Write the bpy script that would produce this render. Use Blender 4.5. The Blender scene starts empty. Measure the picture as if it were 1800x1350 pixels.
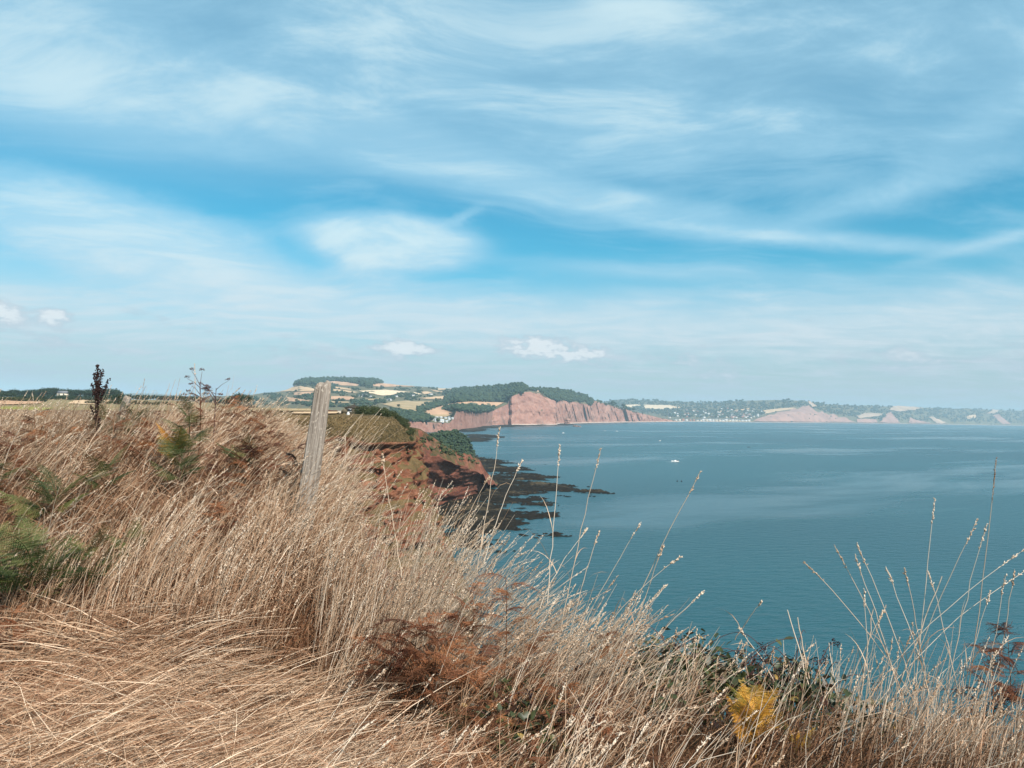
import bpy, math, random
import numpy as np
from mathutils import Vector, Matrix
from mathutils.bvhtree import BVHTree

random.seed(11)
rng = np.random.default_rng(11)
R = math.radians
scene = bpy.context.scene
COL = scene.collection

# ------------------------------------------------------------------ camera
EYE = 46.0                 # metres above the sea
FPX = 1352.0               # focal length in pixels of the 1800 px wide photograph
PITCH = math.atan(47 / FPX)
ROLL = R(1.23)
FW = np.array([0, math.cos(PITCH), math.sin(PITCH)])
R0 = np.array([1.0, 0, 0]); U0 = np.cross(R0, FW)
RT = math.cos(ROLL) * R0 + math.sin(ROLL) * U0
UP = -math.sin(ROLL) * R0 + math.cos(ROLL) * U0
cam_d = bpy.data.cameras.new('camera'); cam = bpy.data.objects.new('camera', cam_d); COL.objects.link(cam)
cam_d.sensor_width = 36.0; cam_d.lens = 36.0 * FPX / 1800; cam_d.clip_start = 0.05; cam_d.clip_end = 60000
M = Matrix(((RT[0], UP[0], -FW[0], 0), (RT[1], UP[1], -FW[1], 0), (RT[2], UP[2], -FW[2], EYE), (0, 0, 0, 1)))
cam.matrix_world = M
scene.camera = cam

def dirs(px, py):
    px = np.asarray(px, float); py = np.asarray(py, float)
    a = ((px - 900) / FPX)[..., None]; b = ((py - 675) / FPX)[..., None]
    return FW + a * RT - b * UP
def P(px, py, D):
    d = dirs(px, py); D = np.asarray(D, float)
    v = d / d[..., 1:2] * D[..., None]
    v[..., 2] += EYE
    return v
def Pz(px, py, z=0.0):
    d = dirs(px, py); k = (z - EYE) / d[..., 2:3]
    v = d * k; v[..., 2] += EYE
    return v
def azel(px, py):
    d = dirs(px, py)
    return math.degrees(math.atan2(d[0], d[1])), math.degrees(math.atan2(d[2], math.hypot(d[0], d[1])))
def hor(px): return 722 + (np.asarray(px, float) - 900) * math.tan(ROLL)

# ------------------------------------------------------------------ node helpers
class NT:
    def __init__(s, tree): s.t = tree; s.t.nodes.clear()
    def n(s, typ, ins=None, **props):
        nd = s.t.nodes.new(typ)
        for k, v in props.items(): setattr(nd, k, v)
        for k, v in (ins or {}).items(): s.set(nd.inputs[k], v)
        return nd
    def set(s, sock, v):
        if isinstance(v, E): v = v.o
        if isinstance(v, bpy.types.NodeSocket): s.t.links.new(v, sock)
        elif isinstance(v, bpy.types.Node): s.t.links.new(v.outputs[0], sock)
        else: sock.default_value = v
    def e(s, sock): return E(s, sock)
    def m(s, op, a, b=None, c=None):
        nd = s.t.nodes.new('ShaderNodeMath'); nd.operation = op
        for i, v in enumerate((a, b, c)):
            if v is not None: s.set(nd.inputs[i], v)
        return E(s, nd.outputs[0])
    def noise(s, vec, scale, detail=4, rough=0.5, dist=0.0, lac=2.0, dim='3D'):
        nd = s.n('ShaderNodeTexNoise', noise_dimensions=dim)
        s.set(nd.inputs['Vector'], vec)
        for k, v in (('Scale', scale), ('Detail', detail), ('Roughness', rough), ('Distortion', dist), ('Lacunarity', lac)): nd.inputs[k].default_value = v
        return E(s, nd.outputs[0])
    def comb(s, x, y, z):
        nd = s.t.nodes.new('ShaderNodeCombineXYZ')
        for i, v in enumerate((x, y, z)): s.set(nd.inputs[i], v)
        return nd.outputs[0]
    def sep(s, vec):
        nd = s.t.nodes.new('ShaderNodeSeparateXYZ'); s.set(nd.inputs[0], vec)
        return [E(s, o) for o in nd.outputs]
    def ramp(s, fac, stops, interp='LINEAR'):
        nd = s.t.nodes.new('ShaderNodeValToRGB'); s.set(nd.inputs[0], fac); cr = nd.color_ramp; cr.interpolation = interp
        while len(cr.elements) < len(stops): cr.elements.new(0.5)
        for el, (p, c) in zip(cr.elements, stops): el.position = p; el.color = (*c, 1) if len(c) == 3 else c
        return nd.outputs[0]
    def mix(s, f, a, b, mode='MIX'):
        nd = s.n('ShaderNodeMix', data_type='RGBA', blend_type=mode)
        s.set(nd.inputs[0], f)
        for i, v in ((6, a), (7, b)):
            if isinstance(v, tuple) and len(v) == 3: v = (*v, 1)
            s.set(nd.inputs[i], v)
        return nd.outputs[2]
    def mapr(s, v, a, b, c=0.0, d=1.0, smooth=True):
        nd = s.n('ShaderNodeMapRange', interpolation_type='SMOOTHSTEP' if smooth else 'LINEAR')
        for i, x in enumerate((v, a, b, c, d)): s.set(nd.inputs[i], x)
        return E(s, nd.outputs[0])
    def curve(s, v, pts, lo, hi):
        # maps v through points (x, y) given in real units; result in real units
        nd = s.n('ShaderNodeFloatCurve'); xs = [p[0] for p in pts]; x0, x1 = min(xs), max(xs)
        fv = s.mapr(v, x0, x1, 0.0, 1.0, smooth=False); s.set(nd.inputs['Value'], fv)
        c = nd.mapping.curves[0]
        q = [((x - x0) / (x1 - x0), (y - lo) / (hi - lo)) for x, y in pts]
        c.points[0].location = q[0]; c.points[1].location = q[-1]
        for a in q[1:-1]: c.points.new(*a)
        nd.mapping.update()
        return E(s, nd.outputs[0]) * (hi - lo) + lo
class E:
    def __init__(s, nt, o): s.nt = nt; s.o = o
    def __add__(s, b): return s.nt.m('ADD', s, b)
    __radd__ = __add__
    def __sub__(s, b): return s.nt.m('SUBTRACT', s, b)
    def __rsub__(s, b): return s.nt.m('SUBTRACT', b, s)
    def __mul__(s, b): return s.nt.m('MULTIPLY', s, b)
    __rmul__ = __mul__
    def __truediv__(s, b): return s.nt.m('DIVIDE', s, b)
    def __pow__(s, b): return s.nt.m('POWER', s, b)
    def clamp(s): 
        r = s.nt.m('ADD', s, 0.0); r.o.node.use_clamp = True; return r
    def exp(s): return s.nt.m('EXPONENT', s)
    def max(s, b): return s.nt.m('MAXIMUM', s, b)
    def min(s, b): return s.nt.m('MINIMUM', s, b)

# ------------------------------------------------------------------ sun and sky
SUN_AZ, SUN_EL = R(140), R(47)      # azimuth from the view direction (+Y) towards +X
sd = np.array([math.sin(SUN_AZ) * math.cos(SUN_EL), math.cos(SUN_AZ) * math.cos(SUN_EL), math.sin(SUN_EL)])
sl = bpy.data.lights.new('sun', 'SUN'); so = bpy.data.objects.new('sun', sl); COL.objects.link(so)
sl.energy = 5.0; sl.angle = R(0.53); sl.color = (1.0, 0.93, 0.84)
so.rotation_euler = Vector(sd).to_track_quat('Z', 'Y').to_euler(); so.location = (0, 0, 500)

world = bpy.data.worlds.new('World'); scene.world = world; world.use_nodes = True
def build_world():
    t = NT(world.node_tree)
    sky = t.n('ShaderNodeTexSky', sky_type='NISHITA')
    sky.sun_disc = False; sky.sun_elevation = SUN_EL; sky.sun_rotation = SUN_AZ
    sky.air_density = 1.0; sky.dust_density = 0.6; sky.ozone_density = 2.0; sky.altitude = 50
    d = t.n('ShaderNodeTexCoord').outputs['Generated']
    x, y, z = t.sep(d)
    az = t.m('ARCTAN2', x, y) * (180 / math.pi)
    el = t.m('ARCSINE', z) * (180 / math.pi)
    # a high flat sheet of cirrus, seen in perspective
    k = z.max(0.0) + 0.10
    cl = t.comb(x / k, y / k, 0.0)
    def vm(op, a, b=None, c=None):
        nd = t.n('ShaderNodeVectorMath', operation=op)
        for i, v in enumerate((a, b, c)):
            if v is not None: t.set(nd.inputs[i], v)
        return nd.outputs[0]
    def mapping(v, loc, rot, sc, typ='TEXTURE'):
        nd = t.n('ShaderNodeMapping', vector_type=typ); t.set(nd.inputs[0], v)
        nd.inputs[1].default_value = loc; nd.inputs[2].default_value = (0, 0, rot); nd.inputs[3].default_value = sc
        return nd.outputs[0]
    def cnoise(v, scale, detail, rough):
        nd = t.n('ShaderNodeTexNoise', noise_dimensions='2D'); t.set(nd.inputs['Vector'], v)
        nd.inputs['Scale'].default_value = scale; nd.inputs['Detail'].default_value = detail; nd.inputs['Roughness'].default_value = rough
        return nd.outputs['Color']
    H = (0.5, 0.5, 0.5)
    w = vm('MULTIPLY_ADD', vm('SUBTRACT', cnoise(cl, 0.8, 2, .5), H), (0.75, 0.75, 0), cl)
    s1 = t.noise(mapping(w, (3, 1, 0), R(22), (0.62, 1.2, 1), 'POINT'), 1.1, 3, 0.55, 0.0, dim='2D')
    s2 = t.noise(mapping(w, (7, 5, 0), R(26), (0.95, 1.9, 1), 'POINT'), 2.3, 7, 0.65, 0.1, dim='2D')
    ang = t.comb(az, el, 0.0)
    an = mapping(ang, (3.3, 1.1, 0), 0, (0.13, 0.31, 1), 'POINT')
    AW = vm('MULTIPLY_ADD', vm('SUBTRACT', cnoise(an, 1.0, 8, .68), H), (3.4, 2.0, 0), ang)     # ragged
    AS = vm('MULTIPLY_ADD', vm('SUBTRACT', AW, ang), (0.4, 0.4, 0), ang)                        # nearly straight
    wisp = t.mapr(s2, 0.30, 0.70)
    veil = t.curve(el, [(-5, .92), (1.5, .92), (5, .86), (7.5, .70), (9.2, .40), (11, .08), (13.5, .06), (15.5, .16), (19, .52), (24, .68), (30, .66), (60, .55), (90, .4)], 0, 1)
    cov = veil * (0.40 + 1.05 * s1) * (0.70 + 0.55 * s2)
    tr = 1.0 - cov.clamp()
    tr = tr * (1.0 - t.mapr(s1 + s2 * 0.6, 0.74, 1.10) * 0.30)
    def dot(v, k):
        nd = t.n('ShaderNodeVectorMath', operation='DOT_PRODUCT'); t.set(nd.inputs[0], v); nd.inputs[1].default_value = k
        return E(t, nd.outputs['Value'])
    def quad(v):
        a_, b_, _ = t.sep(v)
        return t.comb(a_ * a_, a_ * b_, b_ * b_), t.comb(a_, b_, 1.0)
    def form(V, px, py, rx, ry, rot):
        a, e_ = azel(px, py); c, s = math.cos(R(rot)), math.sin(R(rot)); rx /= 23.6; ry /= 23.6
        A2 = c * c / rx ** 2 + s * s / ry ** 2; C2 = s * s / rx ** 2 + c * c / ry ** 2; B2 = 2 * c * s * (1 / rx ** 2 - 1 / ry ** 2)
        k2 = (A2, B2, C2); k1 = (-2 * A2 * a - B2 * e_, -2 * C2 * e_ - B2 * a, A2 * a * a + B2 * a * e_ + C2 * e_ * e_)
        return dot(V[0], k2) + dot(V[1], k1)
    AW = quad(AW); AS = quad(AS); tau = None
    def ell(px, py, rx, ry, rot, amp, V, hard=False):
        nonlocal tau
        q = form(V, px, py, rx, ry, rot)
        g = t.m('POWER', 0.012 if not hard else 0.03, q if not hard else q * q)
        tau = t.m('MULTIPLY_ADD', g, -math.log(1 - amp), 0.0 if tau is None else tau)
    for q in ((690, 424, 195, 56, -2, .97, AS, True), (645, 462, 130, 70, -25, .78, AW), (805, 382, 95, 18, 20, .6, AW),
              (235, 425, 330, 90, -11, .88, AW, True), (420, 490, 380, 90, -10, .66, AW),
              (30, 50, 440, 200, -8, .66, AW), (1140, 25, 260, 70, -16, .62, AW), (1120, 240, 330, 110, 0, .36, AW),
              (1080, 560, 560, 74, 0, .72, AW), (1600, 565, 560, 84, 4, .66, AW), (740, 552, 440, 64, -2, .62, AW), (250, 580, 440, 60, 0, .5, AW),
              (130, 170, 640, 120, -4, .60, AS), (700, 258, 560, 66, -11.5, .60, AS, True), (1130, 368, 420, 40, -10.5, .58, AS, True), (1480, 424, 430, 22, -8.5, .68, AS),
              (1560, 342, 420, 42, 13, .5, AS), (1750, 210, 340, 70, 27, .48, AS), (1790, 412, 240, 22, 13, .66, AS),
              (1180, 478, 560, 34, -3, .5, AS), (1100, 340, 80, 22, 8, .5, AW)):
        ell(*q)
    tr = tr * t.m('POWER', math.exp(-1), tau)
    cov = (1.0 - tr) * (0.84 + 0.18 * wisp)
    # heaps of cumulus low over the land
    bil = t.noise(mapping(ang, (0, 8, 0), 0, (0.8, 1.7, 1), 'POINT'), 1.0, 6, .62, dim='2D')
    small = t.noise(mapping(ang, (5, 2, 0), 0, (0.17, 0.62, 1), 'POINT'), 1.0, 5, .58, dim='2D')
    V0 = quad(ang); hs = None
    for (px, py, rx, ry) in [(938, 608, 95, 26), (1010, 622, 100, 20), (712, 611, 60, 22), (95, 554, 34, 22), (0, 550, 40, 30)]:
        g = t.m('POWER', 0.05, form(V0, px, py, rx, ry, 0))
        hs = g if hs is None else hs + g
    low = t.curve(el, [(-3, 0), (1.2, .02), (3.0, .20), (5.0, .16), (7.5, 0.0), (90, 0)], 0, 1)
    hgt = hs * 0.40 + low * 0.62 + (bil - 0.5) * (hs.min(1.0) * 1.5 + low * 1.6) + (small - 0.5) * 0.75
    cum = t.mapr(hgt, 0.14, 0.34)
    sh = t.mapr(hgt, 0.16, 0.5)
    base = t.mix(1.0, sky.outputs[0], t.mix(t.mapr(el, 1.0, 12.0), SKYLOW, SKYTINT), 'MULTIPLY')
    ccol = t.mix(t.mapr(el, 4.0, 14.0), t.mix(t.mapr(el + (s2 - .5) * 4.0, 1.5, 6.5), CGREY, CLOW), t.mix(t.mapr(cov, 0.62, 1.0), CHIGH, CWHITE))
    col = t.mix(cov * 0.95, base, ccol)
    col = t.mix(cum * 0.85, col, t.mix(sh, (4.5, 5.6, 6.6), (8.2, 8.7, 9.0)))
    bg = t.n('ShaderNodeBackground', {'Color': col, 'Strength': 0.069})
    out = t.n('ShaderNodeOutputWorld'); t.set(out.inputs[0], bg)
SKYLOW = (0.72, 1.0, 1.04); SKYTINT = (0.27, 1.24, 1.32); CGREY = (4.9, 6.0, 6.9); CLOW = (6.8, 7.7, 8.3); CHIGH = (4.4, 7.3, 9.0); CWHITE = (6.6, 8.6, 9.3)
build_world()
world.cycles.sampling_method = 'NONE'

vs = scene.view_settings; vs.view_transform = 'Standard'; vs.look = 'None'; vs.exposure = 0.55; vs.gamma = 1.0; vs.use_curve_mapping = False
scene.render.engine = 'CYCLES'
cy = scene.cycles
cy.max_bounces = 6; cy.diffuse_bounces = 2; cy.glossy_bounces = 2; cy.transmission_bounces = 3; cy.volume_bounces = 0; cy.transparent_max_bounces = 4
cy.use_denoising = True; cy.sample_clamp_indirect = 6.0
cy.use_adaptive_sampling = True; cy.adaptive_threshold = 0.015
cy.volume_step_rate = 1.0
# ------------------------------------------------------------------ mesh helpers
_perm = np.random.default_rng(5).random(1 << 16)
def _h(i, j, k): return _perm[(i * 73856093 ^ j * 19349663 ^ k * 83492791) & 0xFFFF]
def vnoise(x, y, z=0.0):
    x, y, z = np.broadcast_arrays(np.asarray(x, float), np.asarray(y, float), np.asarray(z, float))
    i, j, k = np.floor(x).astype(np.int64), np.floor(y).astype(np.int64), np.floor(z).astype(np.int64)
    u, v, w = x - i, y - j, z - k
    u, v, w = u * u * (3 - 2 * u), v * v * (3 - 2 * v), w * w * (3 - 2 * w)
    def L(a, b, t): return a + (b - a) * t
    return L(L(L(_h(i, j, k), _h(i+1, j, k), u), L(_h(i, j+1, k), _h(i+1, j+1, k), u), v),
             L(L(_h(i, j, k+1), _h(i+1, j, k+1), u), L(_h(i, j+1, k+1), _h(i+1, j+1, k+1), u), v), w) * 2 - 1
def fbm(x, y, z=0.0, o=4, g=0.5):
    s = 0; a = 1.0; f = 1.0
    for q in range(o):
        s = s + a * vnoise(np.asarray(x) * f + 17.3 * q, np.asarray(y) * f - 9.1 * q, np.asarray(z) * f + 4.7 * q); a *= g; f *= 2.03
    return s
def sstep(a, b, x):
    t = np.clip((np.asarray(x, float) - a) / (b - a), 0, 1); return t * t * (3 - 2 * t)

def mesh_from(name, verts, faces, attrs=None, smooth=False):
    """faces: list of int arrays, each (n,3) or (n,4)"""
    me = bpy.data.meshes.new(name)
    verts = np.asarray(verts, np.float32).reshape(-1, 3)
    if not isinstance(faces, list): faces = [faces]
    faces = [np.asarray(f, np.int32) for f in faces if len(f)]
    me.vertices.add(len(verts)); me.vertices.foreach_set('co', verts.ravel())
    nl = sum(f.size for f in faces); nf = sum(len(f) for f in faces)
    me.loops.add(nl); me.loops.foreach_set('vertex_index', np.concatenate([f.ravel() for f in faces]))
    st = []; off = 0
    for f in faces:
        st.append(np.arange(len(f)) * f.shape[1] + off); off += f.size
    me.polygons.add(nf); me.polygons.foreach_set('loop_start', np.concatenate(st).astype(np.int32))
    if smooth: me.polygons.foreach_set('use_smooth', np.ones(nf, bool))
    for k, v in (attrs or {}).items():
        a = me.attributes.new(k, 'FLOAT', 'POINT'); a.data.foreach_set('value', np.asarray(v, np.float32).ravel())
    me.update(calc_edges=True); me.validate()
    return me
def obj(name, me, mat=None, parent=None, loc=None):
    o = bpy.data.objects.new(name, me); COL.objects.link(o)
    if mat is not None and me is not None:
        if not me.materials: me.materials.append(mat)
        elif me.materials[0] is not mat:
            o.material_slots[0].link = 'OBJECT'; o.material_slots[0].material = mat
    if parent is not None: o.parent = parent
    if loc is not None: o.location = loc
    return o
def tag(o, label=None, cat=None, group=None, kind=None):
    if label: o['label'] = label
    if cat: o['category'] = cat
    if group: o['group'] = group
    if kind: o['kind'] = kind
    return o
def thing(name, label, cat, loc=(0, 0, 0), rz=0.0, group=None):
    o = bpy.data.objects.new(name, None); COL.objects.link(o); o.location = loc; o.rotation_euler = (0, 0, rz); o.empty_display_size = 0.1
    return tag(o, label, cat, group)
def gridfaces(r, c, flip=False):
    i = np.arange(r * c).reshape(r, c)
    q = np.stack([i[:-1, :-1], i[:-1, 1:], i[1:, 1:], i[1:, :-1]], -1).reshape(-1, 4)
    return q[:, ::-1] if flip else q
def grid_obj(name, pts, mat, smooth=True, flip=False, attrs=None, parent=None):
    r, c = pts.shape[:2]
    return obj(name, mesh_from(name, pts.reshape(-1, 3), gridfaces(r, c, flip), attrs, smooth), mat, parent)
class MB:
    """collects simple solids into one mesh"""
    def __init__(s): s.v = []; s.f3 = []; s.f4 = []; s.n = 0
    def raw(s, v, f4=(), f3=()):
        v = np.asarray(v, float).reshape(-1, 3)
        s.v.append(v)
        if len(f4): s.f4.append(np.asarray(f4) + s.n)
        if len(f3): s.f3.append(np.asarray(f3) + s.n)
        s.n += len(v); return s
    def box(s, x0, x1, y0, y1, z0, z1):
        v = [(x, y, z) for z in (z0, z1) for y in (y0, y1) for x in (x0, x1)]
        return s.raw(v, [(0, 2, 3, 1), (4, 5, 7, 6), (0, 1, 5, 4), (2, 6, 7, 3), (0, 4, 6, 2), (1, 3, 7, 5)])
    def gable(s, x0, x1, y0, y1, z0, z1):      # ridge along x
        ym = (y0 + y1) / 2
        v = [(x0, y0, z0), (x1, y0, z0), (x1, y1, z0), (x0, y1, z0), (x0, ym, z1), (x1, ym, z1)]
        return s.raw(v, [(0, 1, 5, 4), (2, 3, 4, 5), (0, 3, 2, 1)], [(0, 4, 3), (1, 2, 5)])
    def tube(s, pts, rad, sides=6):
        v, f = tube(np.asarray(pts, float), rad, sides); return s.raw(v, f)
    def mesh(s, name, smooth=False):
        fs = []
        if s.f4: fs.append(np.concatenate(s.f4))
        if s.f3: fs.append(np.concatenate(s.f3))
        return mesh_from(name, np.concatenate(s.v), fs, None, smooth)
def tube(pts, rad, sides=6):
    n = len(pts); rad = np.broadcast_to(np.asarray(rad, float), (n,))
    tg = np.gradient(pts, axis=0); tg /= np.linalg.norm(tg, axis=1)[:, None] + 1e-9
    ref = np.array([0.31, 0.2, 0.93]) if abs(tg[:, 2]).mean() < 0.9 else np.array([1.0, 0.1, 0])
    a = np.cross(tg, ref); a /= np.linalg.norm(a, axis=1)[:, None] + 1e-9; b = np.cross(tg, a)
    th = np.arange(sides) * 2 * math.pi / sides
    v = pts[:, None] + rad[:, None, None] * (np.cos(th)[None, :, None] * a[:, None] + np.sin(th)[None, :, None] * b[:, None])
    i = np.arange(n * sides).reshape(n, sides); j = np.roll(i, -1, 1)
    f = np.stack([i[:-1], j[:-1], j[1:], i[1:]], -1).reshape(-1, 4)
    return v.reshape(-1, 3), f
def inpoly(px, py, poly):
    px = np.asarray(px); py = np.asarray(py); r = np.zeros(px.shape, bool); n = len(poly)
    for i in range(n):
        x0, y0 = poly[i]; x1, y1 = poly[i - 1]
        c = ((y0 > py) != (y1 > py)) & (px < (x1 - x0) * (py - y0) / (y1 - y0 + 1e-12) + x0)
        r ^= c
    return r
def segdist(x, y, poly, closed=True):
    d = np.full(np.shape(x), 1e9); n = len(poly)
    for i in range(n if closed else n - 1):
        ax, ay = poly[i]; bx, by = poly[(i + 1) % n]
        dx, dy = bx - ax, by - ay
        t = np.clip(((x - ax) * dx + (y - ay) * dy) / (dx * dx + dy * dy + 1e-12), 0, 1)
        d = np.minimum(d, np.hypot(x - ax - t * dx, y - ay - t * dy))
    return d

# ------------------------------------------------------------------ materials
def new_mat(name):
    m = bpy.data.materials.new(name); m.use_nodes = True
    return m, NT(m.node_tree)
def finish(m, t, col, rough=0.8, bump=None, bstr=0.4, bdist=0.1, spec=0.3, transl=0.0, **kw):
    pr = t.n('ShaderNodeBsdfPrincipled'); out = t.n('ShaderNodeOutputMaterial')
    if isinstance(col, tuple): col = (*col, 1)
    t.set(pr.inputs['Base Color'], col); t.set(pr.inputs['Roughness'], rough); t.set(pr.inputs['Specular IOR Level'], spec)
    for k, v in kw.items(): t.set(pr.inputs[k.replace('_', ' ')], v)
    if bump is not None:
        b = t.n('ShaderNodeBump'); t.set(b.inputs['Height'], bump); t.set(b.inputs['Strength'], bstr); t.set(b.inputs['Distance'], bdist)
        t.t.links.new(b.outputs[0], pr.inputs['Normal'])
    if transl > 0:
        tl = t.n('ShaderNodeBsdfTranslucent'); t.set(tl.inputs[0], col)
        mx = t.n('ShaderNodeMixShader'); mx.inputs[0].default_value = transl
        t.t.links.new(pr.outputs[0], mx.inputs[1]); t.t.links.new(tl.outputs[0], mx.inputs[2]); t.t.links.new(mx.outputs[0], out.inputs[0])
    else: t.t.links.new(pr.outputs[0], out.inputs[0])
    return m
def tint_mat(name, stops, rough=0.6, transl=0.25, spec=0.25, use_obj=False, noise=0.0):
    m, t = new_mat(name)
    if use_obj: f = t.e(t.n('ShaderNodeObjectInfo').outputs['Random'])
    else: f = t.e(t.n('ShaderNodeAttribute', attribute_name='tint').outputs['Fac'])
    if noise:
        g = t.n('ShaderNodeNewGeometry')
        f = f + (t.noise(g.outputs['Position'], noise, 2) - 0.5) * 0.9
    return finish(m, t, t.ramp(f, stops), rough, spec=spec, transl=transl)
def flat_mat(name, col, rough=0.8, nscale=None, var=0.25, bstr=0.0, spec=0.3, detail=4):
    m, t = new_mat(name)
    g = t.n('ShaderNodeNewGeometry').outputs['Position']
    if nscale:
        n = t.noise(g, nscale, detail, 0.6)
        c = t.mix(n, tuple(max(0, x * (1 - var * 1.6)) for x in col), tuple(x * (1 + var * 1.6) for x in col))
        return finish(m, t, c, rough, n if bstr else None, bstr, 1.0 / nscale, spec)
    return finish(m, t, col, rough, spec=spec)

straw = tint_mat('dry_straw', [(0, (0.19, 0.085, 0.042)), (.3, (0.39, 0.22, 0.13)), (.65, (0.61, 0.41, 0.265)), (1, (0.82, 0.63, 0.46))], 0.55, 0.22)
straw_pale = tint_mat('pale_straw', [(0, (0.40, 0.235, 0.14)), (.4, (0.66, 0.475, 0.325)), (1, (0.87, 0.73, 0.585))], 0.5, 0.2)
husk = tint_mat('seed_husk', [(0, (0.40, 0.25, 0.15)), (.5, (0.62, 0.45, 0.31)), (1, (0.82, 0.68, 0.54))], 0.6, 0.25)
thatch = tint_mat('old_thatch', [(0, (0.06, 0.026, 0.014)), (.5, (0.15, 0.07, 0.034)), (1, (0.33, 0.185, 0.10))], 0.7, 0.15)  # brown kept dark so that gaps between the stalks look shadowed
fern_green = tint_mat('bracken_green', [(0, (0.036, 0.054, 0.018)), (.6, (0.085, 0.115, 0.036)), (1, (0.18, 0.185, 0.06))], 0.55, 0.35, use_obj=True, noise=9)
fern_yellow = tint_mat('bracken_yellow', [(0, (0.55, 0.25, 0.035)), (.45, (0.78, 0.43, 0.07)), (.8, (0.72, 0.48, 0.10)), (1, (0.38, 0.35, 0.08))], 0.55, 0.35, use_obj=True, noise=9)
fern_brown = tint_mat('bracken_brown', [(0, (0.085, 0.036, 0.018)), (.5, (0.20, 0.075, 0.032)), (1, (0.36, 0.155, 0.065))], 0.7, 0.2, use_obj=True, noise=14)
fern_rust = tint_mat('bracken_rust', [(0, (0.10, 0.034, 0.017)), (.5, (0.20, 0.072, 0.032)), (1, (0.34, 0.145, 0.066))], 0.65, 0.25, use_obj=True, noise=12)
fern_dark = tint_mat('bracken_dark_red', [(0, (0.06, 0.022, 0.013)), (.6, (0.13, 0.045, 0.024)), (1, (0.21, 0.085, 0.042))], 0.7, 0.15, use_obj=True, noise=12)
leaf_green = tint_mat('bramble_leaf', [(0, (0.075, 0.03, 0.018)), (.25, (0.030, 0.036, 0.015)), (.7, (0.062, 0.076, 0.026)), (.93, (0.13, 0.12, 0.04)), (1, (0.40, 0.24, 0.05))], 0.45, 0.25, spec=0.4)
cane_mat = flat_mat('bramble_cane', (0.085, 0.035, 0.028), 0.6, 40, 0.3)
dock_mat = flat_mat('dock_seed_dark_brown', (0.032, 0.014, 0.012), 0.8, 120, 0.4)
berry_mat = flat_mat('dark_berry', (0.02, 0.008, 0.01), 0.4)
scrub_leaf = tint_mat('scrub_leaf', [(0, (0.025, 0.034, 0.012)), (.6, (0.055, 0.068, 0.022)), (1, (0.10, 0.105, 0.036))], 0.6, 0.15)
wood_leaf = tint_mat('woodland_leaf', [(0, (0.014, 0.028, 0.015)), (.6, (0.030, 0.052, 0.024)), (1, (0.06, 0.082, 0.034))], 0.7, 0.1)
bark = flat_mat('bark', (0.08, 0.055, 0.04), 0.9, 3)

def ground_mat():
    m, t = new_mat('thatch_and_soil'); ge = t.n('ShaderNodeNewGeometry'); g = ge.outputs['Position']
    nz = t.sep(ge.outputs['Normal'])[2]; z = t.sep(g)[2]
    n = t.noise(g, 6, 6, 0.7); n2 = t.noise(g, 60, 4, 0.7); n3 = t.noise(g, 0.5, 6, 0.7)
    c = t.ramp(n * 0.6 + n2 * 0.4, [(.3, (0.07, 0.036, 0.018)), (.55, (0.17, 0.098, 0.05)), (.75, (0.30, 0.185, 0.10))])
    rock = t.ramp(n3 * .6 + t.noise(t.comb(0.0, 0.0, z * 1.2 + n3 * 3), 1.0, 3) * .4, [(.34, (0.07, 0.028, 0.018)), (.5, (0.18, 0.07, 0.042)), (.65, (0.32, 0.14, 0.085))])
    c = t.mix(t.mapr(nz + (n3 - .5) * .5, 0.62, 0.48), c, rock)
    return finish(m, t, c, 0.9, n2 * .3 + n3 * .7, 0.8, 0.06)
def rock_mat(name, c_lo, c_mid, c_hi, turf_lo, turf_hi, band, turf_min=0.55, turf_max=0.78, pos_scale=1.0, patch=0.75, streak=0.0):
    """red sandstone with beds; turf where the ground is not too steep"""
    m, t = new_mat(name); ge = t.n('ShaderNodeNewGeometry'); g = ge.outputs['Position']
    x, y, z = t.sep(g); nx, ny, nz = t.sep(ge.outputs['Normal'])
    wob = t.noise(g, 0.07 * pos_scale, 4, 0.6)
    bands = t.noise(t.comb(x * 0.05 * pos_scale, y * 0.05 * pos_scale, z * band + wob * 6), 1.0, 5, 0.72)
    n = t.noise(g, 0.45 * pos_scale, 7, 0.72)
    big = t.noise(g, 0.10 * pos_scale, 4, 0.6)
    rock = t.ramp(bands * 0.36 + n * 0.36 + big * 0.28, [(.36, c_lo), (.48, c_mid), (.62, c_hi)])
    if streak:
        sn = t.noise(t.comb(x * 0.02 + z * 0.012, y * 0.02, z * 0.006), 1.0, 5, 0.7)
        rock = t.mix(t.mapr(sn, 0.54, 0.66) * streak, rock, (0.10, 0.075, 0.06))
    tn = t.noise(g, 0.20 * pos_scale, 6, 0.7)
    turf = t.ramp(t.noise(g, 1.3 * pos_scale, 6, 0.75) * .5 + t.noise(g, 0.12 * pos_scale, 4) * .5, [(.36, turf_lo), (.60, turf_hi)])
    f = t.mapr(nz + (tn - 0.5) * patch, turf_min, turf_max)
    c = t.mix(f, rock, turf)
    return finish(m, t, c, 0.95, n * 0.6 + bands * 0.4, 0.8, 1.2 / pos_scale, 0.08)
def field_mat(name, a, b, rot, freq):
    m, t = new_mat(name); g = t.n('ShaderNodeNewGeometry').outputs['Position']
    x, y, z = t.sep(g)
    n = t.noise(g, 0.012, 4, 0.6); u = x * math.cos(rot) + y * math.sin(rot)
    l = t.m('SINE', u * freq + n * 4.0) * 0.12
    return finish(m, t, t.ramp(n + l, [(.32, a), (.68, b)]), 0.95, spec=0.05)
soil_m = ground_mat()
cliff_near = rock_mat('red_sandstone_near', (0.065, 0.027, 0.017), (0.175, 0.067, 0.038), (0.36, 0.165, 0.095), (0.040, 0.032, 0.014), (0.155, 0.102, 0.048), 0.5, .24, .48, 1.0, 1.3)
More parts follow.
